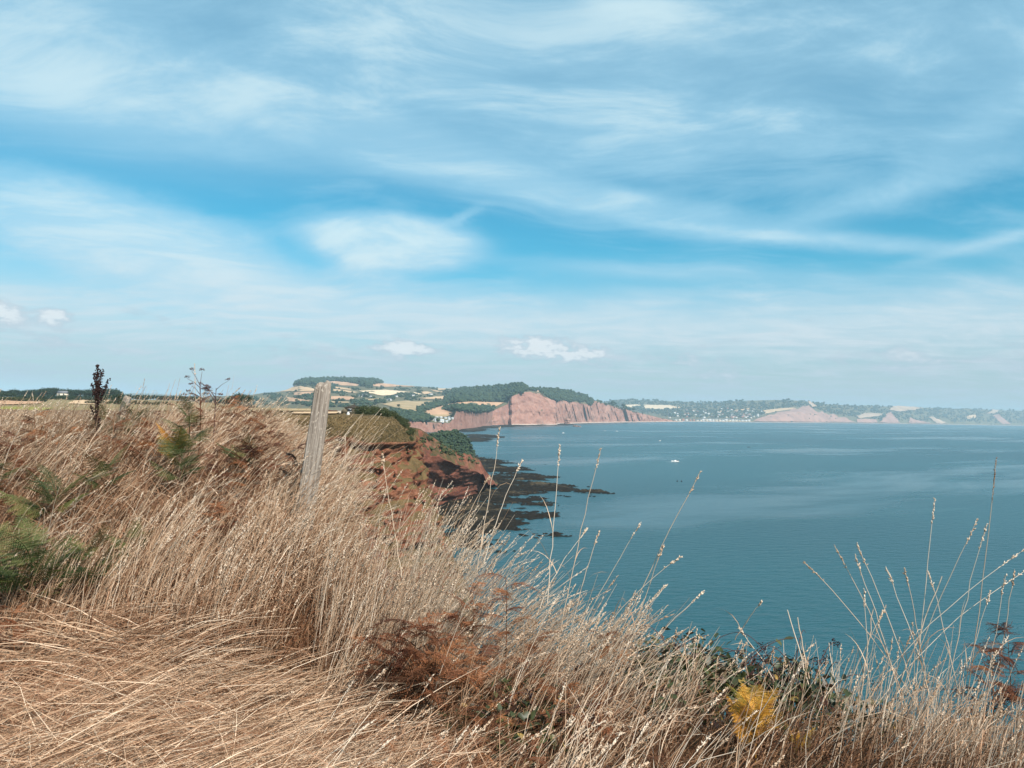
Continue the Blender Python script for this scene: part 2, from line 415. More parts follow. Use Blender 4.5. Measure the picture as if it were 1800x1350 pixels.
cliff_mid = rock_mat('red_sandstone_mid', (0.075, 0.028, 0.02), (0.18, 0.066, 0.042), (0.31, 0.135, 0.09), (0.032, 0.034, 0.014), (0.105, 0.078, 0.036), 0.35, .42, .62, 0.6, 0.9)
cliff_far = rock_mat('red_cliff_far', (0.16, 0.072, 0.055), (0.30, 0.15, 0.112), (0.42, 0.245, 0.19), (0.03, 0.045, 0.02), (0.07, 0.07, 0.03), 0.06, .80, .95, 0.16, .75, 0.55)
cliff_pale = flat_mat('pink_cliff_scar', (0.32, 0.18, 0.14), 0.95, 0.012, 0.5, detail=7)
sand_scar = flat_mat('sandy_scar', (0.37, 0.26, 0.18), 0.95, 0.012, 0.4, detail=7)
shingle = flat_mat('shingle_beach', (0.42, 0.31, 0.25), 0.95, 0.05, 0.15)
hill_m = flat_mat('hill_pasture', (0.105, 0.092, 0.046), 0.95, 0.008, 0.35)
plain_m = flat_mat('dry_pasture', (0.21, 0.155, 0.07), 0.95, 0.05, 0.3)
def reef_mat():
    m, t = new_mat('weed_covered_reef'); g = t.n('ShaderNodeNewGeometry').outputs['Position']; x, y, z = t.sep(g)
    n = t.noise(g, 0.6, 6, 0.7); b = t.noise(t.comb(x * .03, y * .09, 0.0), 1.0, 4, 0.6)
    c = t.mix(t.mapr(b + (z - 0.6) * 0.08 + (n - .5) * .3, 0.55, 0.70), t.ramp(n, [(.3, (0.007, 0.006, 0.005)), (.7, (0.024, 0.019, 0.013))]), t.ramp(n, [(.3, (0.03, 0.024, 0.014)), (.7, (0.10, 0.075, 0.046))]))
    return finish(m, t, c, 0.9, n, 0.9, 0.8, 0.05)
reef_m = reef_mat()
f_straw = field_mat('stubble_field', (0.44, 0.29, 0.17), (0.56, 0.39, 0.24), 0.5, 0.10)
f_pale = field_mat('pale_stubble_field', (0.58, 0.43, 0.28), (0.68, 0.52, 0.35), 0.9, 0.08)
f_pink = field_mat('red_earth_stubble_field', (0.40, 0.235, 0.145), (0.50, 0.31, 0.19), 0.2, 0.12)
f_brown = field_mat('dry_meadow', (0.29, 0.215, 0.115), (0.38, 0.275, 0.16), 1.3, 0.05)
f_dark = field_mat('ploughed_red_field', (0.10, 0.04, 0.022), (0.16, 0.065, 0.035), 0.1, 0.4)
f_green = field_mat('green_crop_field', (0.19, 0.19, 0.045), (0.26, 0.245, 0.07), 0.1, 0.3)
white_m = flat_mat('white_render', (0.58, 0.56, 0.53), 0.8, 0.3, 0.08)
cream_m = flat_mat('cream_render', (0.58, 0.50, 0.40), 0.8, 0.3, 0.08)
brick_m = flat_mat('red_brick', (0.33, 0.15, 0.10), 0.85, 0.3, 0.1)
slate_m = flat_mat('slate_roof', (0.15, 0.15, 0.16), 0.7, 0.3, 0.15)
tile_m = flat_mat('clay_tile_roof', (0.30, 0.13, 0.09), 0.8, 0.3, 0.15)
pale_roof_m = flat_mat('pale_metal_roof', (0.56, 0.60, 0.62), 0.45, 0.2, 0.08)
dark_glass_m = flat_mat('dark_window_glass', (0.03, 0.04, 0.05), 0.15, spec=0.6)
hut_m = flat_mat('weathered_hut_boards', (0.13, 0.105, 0.07), 0.85, 4, 0.3)
felt_m = flat_mat('dark_roof_felt', (0.045, 0.038, 0.03), 0.9, 3, 0.3)
boat_m = flat_mat('white_boat_paint', (0.60, 0.60, 0.58), 0.35, spec=0.5)
dark_m = flat_mat('dark_hull', (0.03, 0.03, 0.035), 0.5)
foam_m = flat_mat('sea_foam', (0.55, 0.60, 0.62), 0.9, 1.5, 0.1)
cloth_m = flat_mat('boat_canvas', (0.30, 0.16, 0.09), 0.8)

def sea_mat():
    m, t = new_mat('sea_water'); g = t.n('ShaderNodeNewGeometry').outputs['Position']
    x, y, z = t.sep(g)
    wob = t.noise(t.comb(x * 0.0022, y * 0.0022, 0.0), 1.0, 3, 0.5)
    slick = t.noise(t.comb(x * 0.0010 + y * 0.0010 + wob * 0.6, (y - x * 0.75) * 0.0050 + wob * 1.6, 3.0), 1.0, 4, 0.62)
    slick2 = t.noise(t.comb(x * 0.004, (y - x * 0.2) * 0.016 + wob * 2, 7.0), 1.0, 4, 0.6)
    calm = t.mapr(slick * 0.75 + slick2 * 0.25, 0.50, 0.62)
    deep = t.mapr(t.noise(t.comb(x * 0.002, y * 0.003, 9.0), 1.0, 3, 0.5), 0.3, 0.7)
    col = t.mix(deep, (0.003, 0.044, 0.056), (0.006, 0.060, 0.073))
    r1 = t.noise(t.comb(x * 0.55 + y * 0.16, y * 1.15 - x * 0.22, 0.0), 1.0, 3, 0.6)
    r2 = t.noise(t.comb(x * 0.16, y * 0.34 - x * 0.05, 2.0), 1.0, 3, 0.6)
    h = (r1 * 0.36 + r2 * 1.0) * (1.0 - calm * 0.65)
    rough = 0.30 - calm * 0.11
    return finish(m, t, col, rough, h, 0.75, 1.0, 0.5, IOR=1.333)
sea_m = sea_mat()

# ------------------------------------------------------------------ sea
sea = obj('sea', mesh_from('sea', [(-3500, -2500, 0), (13500, -2500, 0), (13500, 12500, 0), (-3500, 12500, 0)], np.array([[0, 1, 2, 3]])), sea_m)
tag(sea, 'calm teal sea filling the bay', kind='structure')

# ------------------------------------------------------------------ near ground (the cliff-top)
EDGE = [(40, -10), (22, 1), (11, 2.6), (6.5, 3.2), (3.2, 3.75), (2.1, 4.0), (1.43, 4.3), (.83, 4.55), (.36, 4.8), (0, 5.0), (-.4, 5.25), (-1.0, 5.55), (-1.55, 6.3), (-2.15, 8), (-3.35, 12), (-4.6, 16), (-9.2, 30), (-18, 60), (-33, 105), (-60, 118)]
EY = np.array([p[1] for p in EDGE], float); EX = np.array([p[0] for p in EDGE], float)
def inland(x, y): return np.interp(y, EY, EX) - x
def gz(x, y):
    x = np.asarray(x, float); y = np.asarray(y, float)
    b = sstep(0.3, -1.9, x)
    z = -1.56 + b * 0.92 * sstep(3.7, 6.6, y)
    z = z + 0.34 * np.exp(-((x + 3.2) / 1.7) ** 2 - ((y - 8.6) / 2.4) ** 2)
    z = z + 0.16 * np.exp(-((x + 1.6) / .7) ** 2 - ((y - 5.4) / .8) ** 2)
    z = z - 0.25 * sstep(-4, -9, x) * sstep(8, 14, y) - 0.55 * sstep(14, 60, y)
    z = z + 0.06 * fbm(x * 0.8, y * 0.8, 0, 3) + 0.12 * vnoise(x * 0.3, y * 0.3, 5)
    s = inland(x, y); d = segdist(x, y, EDGE, False)
    out = np.where(s < 0, d, 0)
    z = z - 0.22 * sstep(0.6, 0.0, np.where(s > 0, d, 0)) - 0.75 * out - 0.9 * np.clip(out - 0.6, 0, None) ** 1.35
    return np.maximum(EYE + z, -2.0)
def near_ground():
    xs = np.concatenate([np.linspace(-90, -12, 60), np.linspace(-11.8, 12, 190), np.linspace(12.5, 34, 30)])
    ys = np.concatenate([np.linspace(-9, 2, 24), np.linspace(2.1, 16, 150), np.linspace(16.5, 60, 90), np.linspace(62, 125, 40)])
    X, Y = np.meshgrid(xs, ys)
    pts = np.stack([X, Y, gz(X, Y)], -1)
    o = grid_obj('ground', pts, soil_m); tag(o, 'cliff top ground under the dry grass', kind='structure'); return o
ground = near_ground()
def bvh_of(o):
    me = o.data; n = len(me.vertices); v = np.empty(n * 3, np.float32); me.vertices.foreach_get('co', v)
    return BVHTree.FromPolygons([tuple(p) for p in v.reshape(-1, 3)], [tuple(p.vertices) for p in me.polygons])
def caster(objs):
    ts = [bvh_of(o) for o in objs]; org = Vector((0, 0, EYE))
    def cast(px, py):
        d = Vector(dirs(px, py)).normalized(); best = None
        for t_ in ts:
            h = t_.ray_cast(org, d)
            if h[0] is not None and (best is None or h[3] < best[1]): best = (h[0], h[3])
        return None if best is None else np.array(best[0])
    return cast
# ------------------------------------------------------------------ the left plateau
def plain():
    cols = np.linspace(0, 1, 150)
    Ds = np.array([20, 28, 40, 60, 90, 105, 112, 118, 124, 135, 145, 165, 190, 240, 310, 400, 500, 620, 760, 900, 1050, 1250, 1500], float)
    zz = np.array([44.6, 44.7, 44.6, 44.2, 43.9, 43.9, 44.0, 44.0, 44.05, 44.1, 44.2, 44.3, 44.4, 44.6, 44.7, 44.9, 46.0, 47.4, 48.6, 49.6, 50.2, 50.5, 48], float)
    C, D = np.meshgrid(cols, Ds)
    C = -900 + C * np.interp(D, [20, 30, 60, 90, 105, 112, 118, 124, 135, 145, 165, 2000], [1395, 1380, 1388, 1374, 1370, 1225, 1085, 1160, 1325, 1495, 1535, 1535])
    Z = np.repeat(zz[:, None], len(cols), 1)
    Z = np.where((D > 350), 44.8 + (Z - 44.8) * sstep(470, 300, C), Z)
    Z = np.where((D > 420), Z - 8 * sstep(380, 520, C) * sstep(420, 620, D), Z)
    Z = np.where(D < 420, Z - .5 * sstep(545, 575, C), Z)
    X = (C - 900) / FPX * D
    Z = Z + 0.25 * fbm(X * 0.02, D * 0.02, 1, 3) * sstep(30, 80, D)
    pts = np.stack([X, D, Z], -1)
    o = grid_obj('pasture', pts, plain_m); tag(o, 'dry pasture plateau behind the grassy bank', kind='structure'); return o
past = plain()

# ------------------------------------------------------------------ sweeps: sea cliffs made from a plan line and a profile
def resample(poly, n):
    p = np.asarray(poly, float); s = np.r_[0, np.cumsum(np.hypot(*np.diff(p, axis=0)[:, :2].T))]
    q = np.linspace(0, s[-1], n); r = np.stack([np.interp(q, s, p[:, k]) for k in range(p.shape[1])], -1)
    k = max(3, n // (len(p) * 2)) | 1
    for _ in range(2):
        pad = np.concatenate([np.repeat(r[:1], k // 2, 0), r, np.repeat(r[-1:], k // 2, 0)])
        r = np.stack([np.convolve(pad[:, c], np.ones(k) / k, 'valid') for c in range(r.shape[1])], -1)
    return r, q
def sweep(name, plan, profile, mat, n, rows, centre, inner, amp=2.0, ledge=0.5, label='', lscale=0.7, gully=0.08, turf_rows=0.0, rock_z=39.5):
    e, q = resample(plan, n)
    tg = np.gradient(e[:, :2], axis=0); tg /= np.linalg.norm(tg, axis=1)[:, None]
    nrm = np.stack([tg[:, 1], -tg[:, 0]], -1)            # right-hand side of the direction of travel = seaward
    pr = np.asarray(profile, float); k = np.r_[0, np.cumsum(np.hypot(*np.diff(pr, axis=0).T))]
    kk = np.linspace(0, k[-1], rows); o = np.interp(kk, k, pr[:, 0]); z = np.interp(kk, k, pr[:, 1])
    Q, O = np.meshgrid(q, o); Z = np.repeat(z[:, None], n, 1)
    lip = 1.3 * fbm(Q * 0.12, 0 * Q, 14, 4)
    rock = sstep(rock_z + 0.25, rock_z - 0.35, Z + lip)
    g = fbm(Q * gully, Z * 0.02, 2.2, 4) * amp
    Zs = Z + 0.6 * fbm(Q * 0.05, Z * 0.1, 9, 2)
    Zs = Zs + 1.4 * fbm(Q * 0.09, Z * 0.25, 6, 3)
    st = (np.abs(((Zs * lscale + 0.4 * vnoise(Q * 0.03, Z * 0.0, 3)) % 1) - 0.5) * 2) ** 0.6
    st2 = (np.abs(((Zs * lscale * 2.7) % 1) - 0.5) * 2)
    blk = fbm(Q * 0.5, Z * 0.7, 4, 4)
    bq = np.round(fbm(Q * .35, Z * .8, 31, 3) * 3.5) / 3.5; cr = 1 - np.abs(fbm(Q * .30 + Z * .1, Z * .12, 23, 4, .55)); cr = np.clip((cr - .72) / .28, 0, 1) ** 1.5
    off = rock * ledge * (bq * 1.6 - cr * 3.0) - rock * 0.45 * sstep(rock_z - 1.6, rock_z - .2, Z + lip) + g * (0.25 + 0.75 * rock) + rock * ledge * ((st - 0.5) * 1.0 * (.5 + .5 * vnoise(Q * .15, Z * .2, 8)) + (st2 - .5) * .3 + blk * 1.5 + 1.5 * fbm(Q * .16, Z * .3, 12, 3)) + (1 - rock) * 0.35 * fbm(Q * 0.25, O * 0.25, 7, 4)
    O = O + off * sstep(z[0] + 1, z[0] - 1.5, Z)
    Z2 = Z + (1 - rock) * 0.25 * fbm(Q * 0.2, O * 0.2, 1, 4) + rock * 0.25 * blk
    pts = np.stack([e[None, :, 0] + nrm[None, :, 0] * O, e[None, :, 1] + nrm[None, :, 1] * O, Z2], -1)
    ins = []
    for f in inner:
        p = pts[0].copy(); p[:, :2] = p[:, :2] * (1 - f) + np.asarray(centre[:2]) * f; p[:, 2] = p[:, 2] * (1 - f) + centre[2] * f + 0.2 * fbm(p[:, 0] * .1, p[:, 1] * .1, 0, 3)
        ins.append(p)
    pts = np.concatenate([np.stack(ins[::-1]), pts]) if ins else pts
    ob = grid_obj(name, pts, mat, smooth=False, flip=True); tag(ob, label, kind='structure'); return ob
head_a = sweep('headland', [(-75, 112), (-56, 124), (-44, 135), (-35, 140), (-28, 143), (-24, 147), (-22.5, 154), (-23.5, 168), (-28, 190), (-36, 220), (-50, 255), (-70, 280)],
    [(-6, 44.35), (-3, 44.2), (-1, 43.7), (1, 42.5), (2.6, 41), (3.7, 39.5), (3.3, 38.9), (3.4, 37.6), (4.0, 35.2), (4.9, 32), (6.4, 28), (9, 20), (13, 8), (18, -2)],
    cliff_near, 560, 180, (-75, 215, 44.9), [0.06, .14, .25, .4, .6, .85], 1.7, 0.5, 'grassy headland with a red sandstone cliff behind the leaning post', lscale=0.55)

# ------------------------------------------------------------------ lofts: land given by bearing, elevation and distance
def ip(px, pts): a = np.asarray(pts, float); return np.interp(px, a[:, 0], a[:, 1])
def loft(name, px, rows, mat, sub, noise=(0, 1), label='', smooth=True, pw=1.0, flip=False):
    """rows: list of (y control points or None, D control points, z override)"""
    R_ = []
    for yc, Dc, z in rows:
        D = ip(px, Dc)
        if yc is not None: p = P(px, ip(px, yc), D)
        else:
            p = P(px, hor(px), D); p[:, 2] = z if np.isscalar(z) else ip(px, z)
        R_.append(p)
    out = []
    for i in range(len(R_) - 1):
        k = sub[i]
        for j in range(k): f = (j / k) ** pw; out.append(R_[i] * (1 - f) + R_[i + 1] * f)
    out.append(R_[-1]); pts = np.stack(out)
    if noise[0]:
        edge = np.ones(len(pts)); edge[0] = 0.2
        pts[..., 2] += noise[0] * fbm(pts[..., 0] / noise[1], pts[..., 1] / noise[1], 0, 4) * edge[:, None]
    o = grid_obj(name, pts, mat, smooth, flip=flip); tag(o, label, kind='structure'); return o

def cliff(name, px, baseD, topy, run, mat, rows, amp, gl, label, rib=1.0, zbase=-1.0):
    D0 = ip(px, baseD); b = P(px, hor(px), D0); b[:, 2] = zbase
    ty = ip(px, topy); t = P(px, ty, D0); h = t[:, 2]
    Dt = D0 + np.maximum(h, 1) * run; t = P(px, ty, Dt)
    f = np.linspace(0, 1, rows)[:, None, None]
    pts = b[None] * (1 - f) + t[None] * f
    # hollow profile + gullies that widen downwards + beds
    s = np.r_[0, np.cumsum(np.linalg.norm(np.diff(b[:, :2], axis=0), axis=1))]
    S = np.repeat(s[None], rows, 0); F = np.repeat(f[:, :, 0], len(px), 1); H = pts[..., 2]
    Sw = S + 0.8 * gl * fbm(S / (gl * 5), H / (gl * 3), 11, 2)
    rid = ((1 - np.abs(fbm((Sw + H * 0.8) / gl, H / (gl * 5), 3, 4, .6))) - 0.6) * (1.0 + 0.8 * vnoise(S / (gl * 3.3), H / (gl * 4), 21))
    beds = np.abs(((H / (gl * 0.5) + 0.5 * vnoise(S / (gl * 4), 0, 1)) % 1) - .5) - .25
    w = np.sin(np.clip(F, 0, 1) * math.pi) ** 0.6
    off = (-rid * amp * rib + beds * amp * 0.35 * (2 - rib) + 0.3 * amp * fbm(S / (gl * .3), H / (gl * .3), 8, 3)) * w
    pts[..., 1] += off; pts[..., 0] += off * 0.15
    o = grid_obj(name, pts, mat, False); tag(o, label, kind='structure'); return o, np.stack([px, ty, Dt], -1)

# spur with strata, and the scrub-covered point behind it
B_ridge = [(640, 732), (700, 742), (735, 755), (770, 775), (800, 790), (825, 800), (845, 812), (853, 832), (858, 850)]
px = np.linspace(640, 858, 260)
def spur():
    Dr = ip(px, [(640, 318), (700, 335), (735, 345), (800, 375), (845, 415), (858, 430)])
    rd = P(px, ip(px, B_ridge), Dr)
    bk = rd.copy(); bk[:, 1] += 70; bk[:, 0] += 8; bk[:, 2] = np.maximum(rd[:, 2] - 34, -3)
    tf = P(px, ip(px, [(640, 786), (700, 792), (735, 799), (770, 804), (800, 814), (830, 824), (848, 834), (858, 851)]), Dr - 14)
    bs = Pz(px, ip(px, [(640, 935), (700, 915), (760, 895), (800, 885), (840, 873), (858, 862)]), -1.0)
    mid = tf * .45 + bs * .55; mid[:, 1] += 6
    rows_ = []
    for a, b_, k in ((bs, mid, 24), (mid, tf, 30), (tf, rd, 24), (rd, bk, 8)):
        for j in range(k): rows_.append(a * (1 - j / k) + b_ * (j / k))
    rows_.append(bk); pts = np.stack(rows_)
    z = pts[..., 2]; X = pts[..., 0]; ri = np.arange(len(pts))[:, None]
    rockm = sstep(56, 50, ri)
    st = (np.abs(((z * 0.42 + .4 * vnoise(X * .05, z * 0, 2)) % 1) - .5) * 2) ** .5
    pts[..., 1] -= rockm * (st * 1.5 * (.5 + .5 * vnoise(X * .1, z * .2, 5)) + 3.0 * fbm(X * .14, z * .22, 3, 5)) * sstep(0, 8, ri)
    pts[..., 2] += (1 - rockm) * 1.0 * fbm(X * .12, pts[..., 1] * .12, 4, 4)
    return tag(grid_obj('spur', pts, cliff_mid, False), 'grassy spur of layered red rock running down to the reef', kind='structure')
spur_o = spur()
def point_c():
    qx = np.linspace(690, 836, 120)
    Dr = ip(qx, [(690, 590), (735, 610), (805, 690), (836, 770)])
    rd = P(qx, ip(qx, [(690, 767), (735, 766), (760, 763), (790, 759.5), (805, 760), (818, 769), (827, 782), (831, 795), (836, 806)]), Dr)
    bk = rd.copy(); bk[:, 1] += 90; bk[:, 2] = np.maximum(rd[:, 2] - 40, -3)
    fr = rd.copy(); fr[:, 1] -= 70; fr[:, 2] = -1; fr[:, 0] += 6
    rows_ = [fr * (1 - f) + rd * f for f in np.linspace(0, 1, 24)[:-1]] + [rd * (1 - f) + bk * f for f in np.linspace(0, 1, 8)]
    pts = np.stack(rows_); pts[..., 2] += 1.6 * fbm(pts[..., 0] * .08, pts[..., 1] * .08, 3, 4)
    return tag(grid_obj('point', pts, flat_mat('dark_scrub', (0.035, 0.042, 0.016), 0.95, 0.25, 0.5, 0.8), True), 'dark scrub covered point above the near reef', kind='structure')
point_o = point_c()

# red cliffs of the cove and the high peak
c1px = np.linspace(650, 978, 420)
E1_base = [(640, 1330), (720, 1450), (780, 1600), (800, 1680), (830, 1900), (862, 2300), (866, 2420), (880, 2450), (895, 2520), (900, 2500), (915, 2540), (978, 2680)]
E1_top = [(640, 744), (725, 741), (790, 744), (797, 736), (802, 723), (835, 722), (850, 724), (862, 724), (875, 718), (893, 710), (896, 699), (905, 694.5), (920, 689.5), (932, 688.5), (945, 693), (957, 700), (966, 711), (973, 726), (978, 743)]
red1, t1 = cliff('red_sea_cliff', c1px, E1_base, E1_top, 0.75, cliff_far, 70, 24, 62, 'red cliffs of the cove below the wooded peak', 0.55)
c2px = np.linspace(925, 1200, 420)
E2_base = [(925, 2800), (977, 2900), (1000, 3080), (1060, 3600), (1120, 4100), (1200, 4800)]
E2_top = [(925, 686), (950, 692), (958, 697), (970, 703), (1000, 705), (1035, 711), (1041, 703), (1060, 709), (1080, 714.5), (1100, 720), (1130, 727.5), (1160, 734.5), (1190, 740), (1200, 742)]
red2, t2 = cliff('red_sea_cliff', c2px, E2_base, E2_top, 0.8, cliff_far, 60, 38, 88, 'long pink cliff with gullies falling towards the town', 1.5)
# hinterland
hp = np.linspace(250, 978, 300)
H_r0y = [(250, 730), (430, 733), (640, 735), (700, 742)] + E1_top[1:]
d0 = [(250, 1500), (430, 1450), (640, 1400), (700, 1450)] + [(a, D) for a, y, D in t1[::6] if a > 720]
hill = loft('hill', hp, [
    (H_r0y, d0, None),
    ([(250, 704), (330, 700), (430, 694), (480, 690), (500, 687), (512, 682), (525, 672), (540, 668), (600, 667), (655, 668), (672, 674), (700, 677), (760, 682), (830, 683), (860, 681), (890, 679.5), (910, 676), (920, 677), (928, 684), (935, 687), (945, 692), (957, 699.5), (966, 710.5), (978, 743)],
     [(250, 2600), (430, 3300), (600, 4300), (760, 4000), (830, 3400), (890, 2950), (935, 2800), (978, 2720)], None),
    (None, [(250, 3600), (600, 5600), (830, 4600), (978, 3300)], 20)], hill_m, [70, 8], (3.0, 160), 'patchwork farmland hill below a flat wooded top')
c2 = [(a, y) for a, y, D in t2[::8]]; D2 = [(a, D) for a, y, D in t2[::8]]
hill2 = loft('hill', np.linspace(915, 1200, 160), [
    (c2, D2, None),
    ([(915, 684), (935, 685), (960, 684.5), (990, 686.5), (1010, 692), (1030, 697), (1040, 702), (1060, 708), (1080, 713.5), (1100, 719.5), (1130, 726.5), (1160, 733.5), (1200, 741)], [(915, 3100), (1000, 3400), (1060, 3850), (1120, 4300), (1200, 4950)], None),
    (None, [(915, 3700), (1060, 4600), (1200, 5300)], -2)], hill_m, [14, 6], (1.5, 100), 'wooded shoulder above the long pink cliff')
gp = np.linspace(960, 2300, 460)
Gbase = [(960, 5300), (1190, 5050), (1320, 5600), (1500, 7000), (1800, 9000), (2300, 11800)]
hill3 = loft('hill', gp, [
    (None, Gbase, -2), (None, [(a, D + 30) for a, D in Gbase], 4),
    ([(960, 733), (1190, 735.5), (1240, 735), (1320, 735.5), (1340, 731), (1400, 727), (1500, 733), (1600, 734), (1800, 737), (2300, 748)], [(960, 6000), (1190, 5700), (1320, 6050), (1400, 6300), (1500, 7200), (1800, 9150), (2300, 12000)], None),
    ([(960, 706), (1050, 708), (1063, 706), (1080, 702.5), (1110, 701.5), (1130, 703), (1180, 705), (1220, 707), (1260, 707), (1300, 704.5), (1360, 703), (1400, 704.5), (1440, 707), (1460, 712), (1500, 713), (1560, 714), (1640, 717), (1700, 719), (1750, 721), (1800, 722), (2300, 738)],
     [(960, 8200), (1130, 8000), (1300, 7300), (1440, 7100), (1500, 7800), (1800, 9700), (2300, 12300)], None),
    (None, [(960, 9500), (1300, 8800), (1800, 10800), (2300, 12450)], 0)], hill_m, [2, 6, 26, 5], (5.0, 260), 'far hills and cliffs beyond the seaside town')
ridge = loft('hill', np.linspace(150, 440, 60), [(None, [(150, 9000), (440, 9000)], 20), ([(150, 700), (205, 694), (230, 690.5), (262, 691), (300, 693.5), (340, 697), (440, 704)], [(150, 9600), (440, 9600)], None), (None, [(150, 10500), (440, 10500)], 20)], hill_m, [8, 4], (3, 300), 'faint blue ridge on the horizon behind the dry bank')
def beach(pa, pb, base, w, label):
    q = np.linspace(pa, pb, 160); D = ip(q, base); p = P(q, hor(q), D)
    r = []
    for dy, z in ((-w, -0.3), (-w * .4, 1.2), (w * .4, 3.5)):
        a = p.copy(); a[:, 1] += dy + 4 * vnoise(q * .15, 0, 1); a[:, 2] = z; r.append(a)
    tag(grid_obj('beach', np.stack(r), shingle), label, kind='structure')
beach(978, 1200, [(a, D - 12) for a, D in E2_base], 40, 'pale beach below the long pink cliff')
beach(1190, 2280, [(a, D - 8) for a, D in Gbase], 42, 'pale beach below the far cliffs')
beach(900, 980, [(a, D - 8) for a, D in E1_base], 14, 'thin beach at the foot of the high red cliff')

# ------------------------------------------------------------------ reefs
def reef(name, poly, label, step, rise, ns, rock=reef_m):
    w = Pz(np.array([p[0] for p in poly], float), np.array([p[1] for p in poly], float), 0.0)[:, :2]
    x0, y0 = w.min(0) - 6; x1, y1 = w.max(0) + 6
    xs = np.arange(x0, x1, step); ys = np.arange(y0, y1, step * 1.6); X, Y = np.meshgrid(xs, ys)
    d = segdist(X, Y, [tuple(p) for p in w]) * np.where(inpoly(X, Y, [tuple(p) for p in w]), 1, -1)
    n = fbm(X * ns * 0.62, Y * ns, 2, 5, .62); led = (((Y * 0.16 - X * .05 + n * 1.2) % 1) - .5)
    Z = np.clip(d * 0.05, -2.5, rise * .55) + n * rise * 1.05 + led * rise * 0.7 + 0.25 * fbm(X * .8, Y * .8, 5, 3)
    pts = np.stack([X, Y, Z], -1)
    keep = (Z[:-1, :-1] > -1.2) | (Z[1:, 1:] > -1.2) | (Z[1:, :-1] > -1.2) | (Z[:-1, 1:] > -1.2)
    f = gridfaces(*Z.shape)[keep.ravel()]
    o = obj(name, mesh_from(name, pts.reshape(-1, 3), f, None, False), rock); return tag(o, label, kind='structure')
reef('reef', [(800, 800), (838, 806), (870, 809), (905, 824), (935, 836), (970, 851), (1000, 862), (1062, 866.5), (1050, 869.5), (985, 868.5), (955, 870), (925, 876), (930, 895), (925, 915), (905, 935), (880, 955), (850, 965), (800, 960), (740, 930), (740, 880), (800, 860)], 'dark weed covered reef at the foot of the spur', 1.0, 1.1, 0.10)
reef('reef', [(815, 765), (840, 764), (870, 766), (882, 768), (870, 772), (850, 774), (825, 776)], 'small dark reef off the cove', 3.0, 1.0, 0.03)
reef('reef', [(800, 754), (840, 751), (880, 747), (920, 746), (978, 744.5), (1006, 746), (1012, 747.5), (985, 748), (920, 749), (870, 752), (820, 759)], 'dark wave cut shelf below the high red cliff', 5.0, 1.2, 0.02)
def seastack(pxc, D, w, h, label):
    c = P(pxc, float(hor(pxc)), D); n, r = 22, 12; th = np.arange(n) / n * 2 * math.pi; v = []
    for k in range(r):
        f = k / (r - 1); rad = w * (1.05 - 0.12 * f) * (1 + .12 * ((k % 3) - 1)); 
        if k == r - 1: rad = w * .55
        nn = 1 + .28 * fbm(np.cos(th) * 1.5 + pxc, np.sin(th) * 1.5, f * 2.5, 3)
        v.append(np.stack([c[0] + np.cos(th) * rad * nn, c[1] + np.sin(th) * rad * nn * .8, -2 + f * (h + 2) + 1.2 * vnoise(th * 3, f * 4)], -1))
    v = np.concatenate(v); i = np.arange(n * r).reshape(r, n); j = np.roll(i, -1, 1)
    f4 = np.stack([i[:-1], j[:-1], j[1:], i[1:]], -1).reshape(-1, 4)
    top = np.array([[i[-1][0], i[-1][k], i[-1][k + 1]] for k in range(1, n - 1)])
    o = obj('sea_stack', mesh_from('sea_stack', v, [f4, top]), cliff_far); tag(o, label, 'rock')
seastack(997.5, 2960, 11.5, 22, 'square red rock stack standing off the high cliff')
seastack(1013, 2440, 10, 3.4, 'low dark rock awash beyond the red stack')
seastack(1019, 2430, 5, 2.2, 'smallest dark rock awash, farthest from the high cliff')
# ------------------------------------------------------------------ fields, woods, hedges on the far land
cast_hill = caster([hill, hill2, hill3])
cast_past = caster([past, head_a])
_fieldn = 0
def drape(name, poly, cast, mat, lift, label, step=3.0, wob=0.6):
    """a patch of ground lying on the land inside the outline"""
    pl = []
    for i in range(len(poly)):
        a, b = np.array(poly[i], float), np.array(poly[(i + 1) % len(poly)], float)
        n = max(1, int(np.hypot(*(b - a)) / step))
        for j in range(n):
            p = a + (b - a) * j / n
            if j: p = p + wob * 0.5 * np.array([vnoise(p[0] * .3, p[1] * .3, 1), vnoise(p[0] * .3, p[1] * .3, 6) * .6])
            pl.append(p)
    pl = np.array(pl)
    import bmesh
    bm = bmesh.new(); vs_ = []
    for p in pl:
        h = cast(*p)
        if h is None: continue
        vs_.append(bm.verts.new((h[0], h[1], h[2] + lift)))
    if len(vs_) < 3: bm.free(); return None
    f = bm.faces.new(vs_)
    bmesh.ops.triangulate(bm, faces=[f], ngon_method='BEAUTY')
    # add inner points so that the sheet follows the land
    for _ in range(2):
        bmesh.ops.subdivide_edges(bm, edges=[e for e in bm.edges if e.calc_length() > 60], cuts=1, use_grid_fill=False)
        bmesh.ops.triangulate(bm, faces=bm.faces[:])
    for v in bm.verts:
        d = Vector((v.co.x, v.co.y, 4000)); best = None
        h = _vert(v.co.x, v.co.y)
        if h is not None: v.co.z = h + lift
    bmesh.ops.recalc_face_normals(bm, faces=bm.faces[:])
    me = bpy.data.meshes.new(name); bm.to_mesh(me); bm.free()
    o = obj(name, me, mat); tag(o, label, kind='structure'); return o
_vt = [bvh_of(o) for o in (hill, hill2, hill3, past, head_a)]
def _vert(x, y):
    z = None
    for t_ in _vt:
        h = t_.ray_cast(Vector((x, y, 4000)), Vector((0, 0, -1)))
        if h[0] is not None and (z is None or h[0].z > z): z = h[0].z
    return z
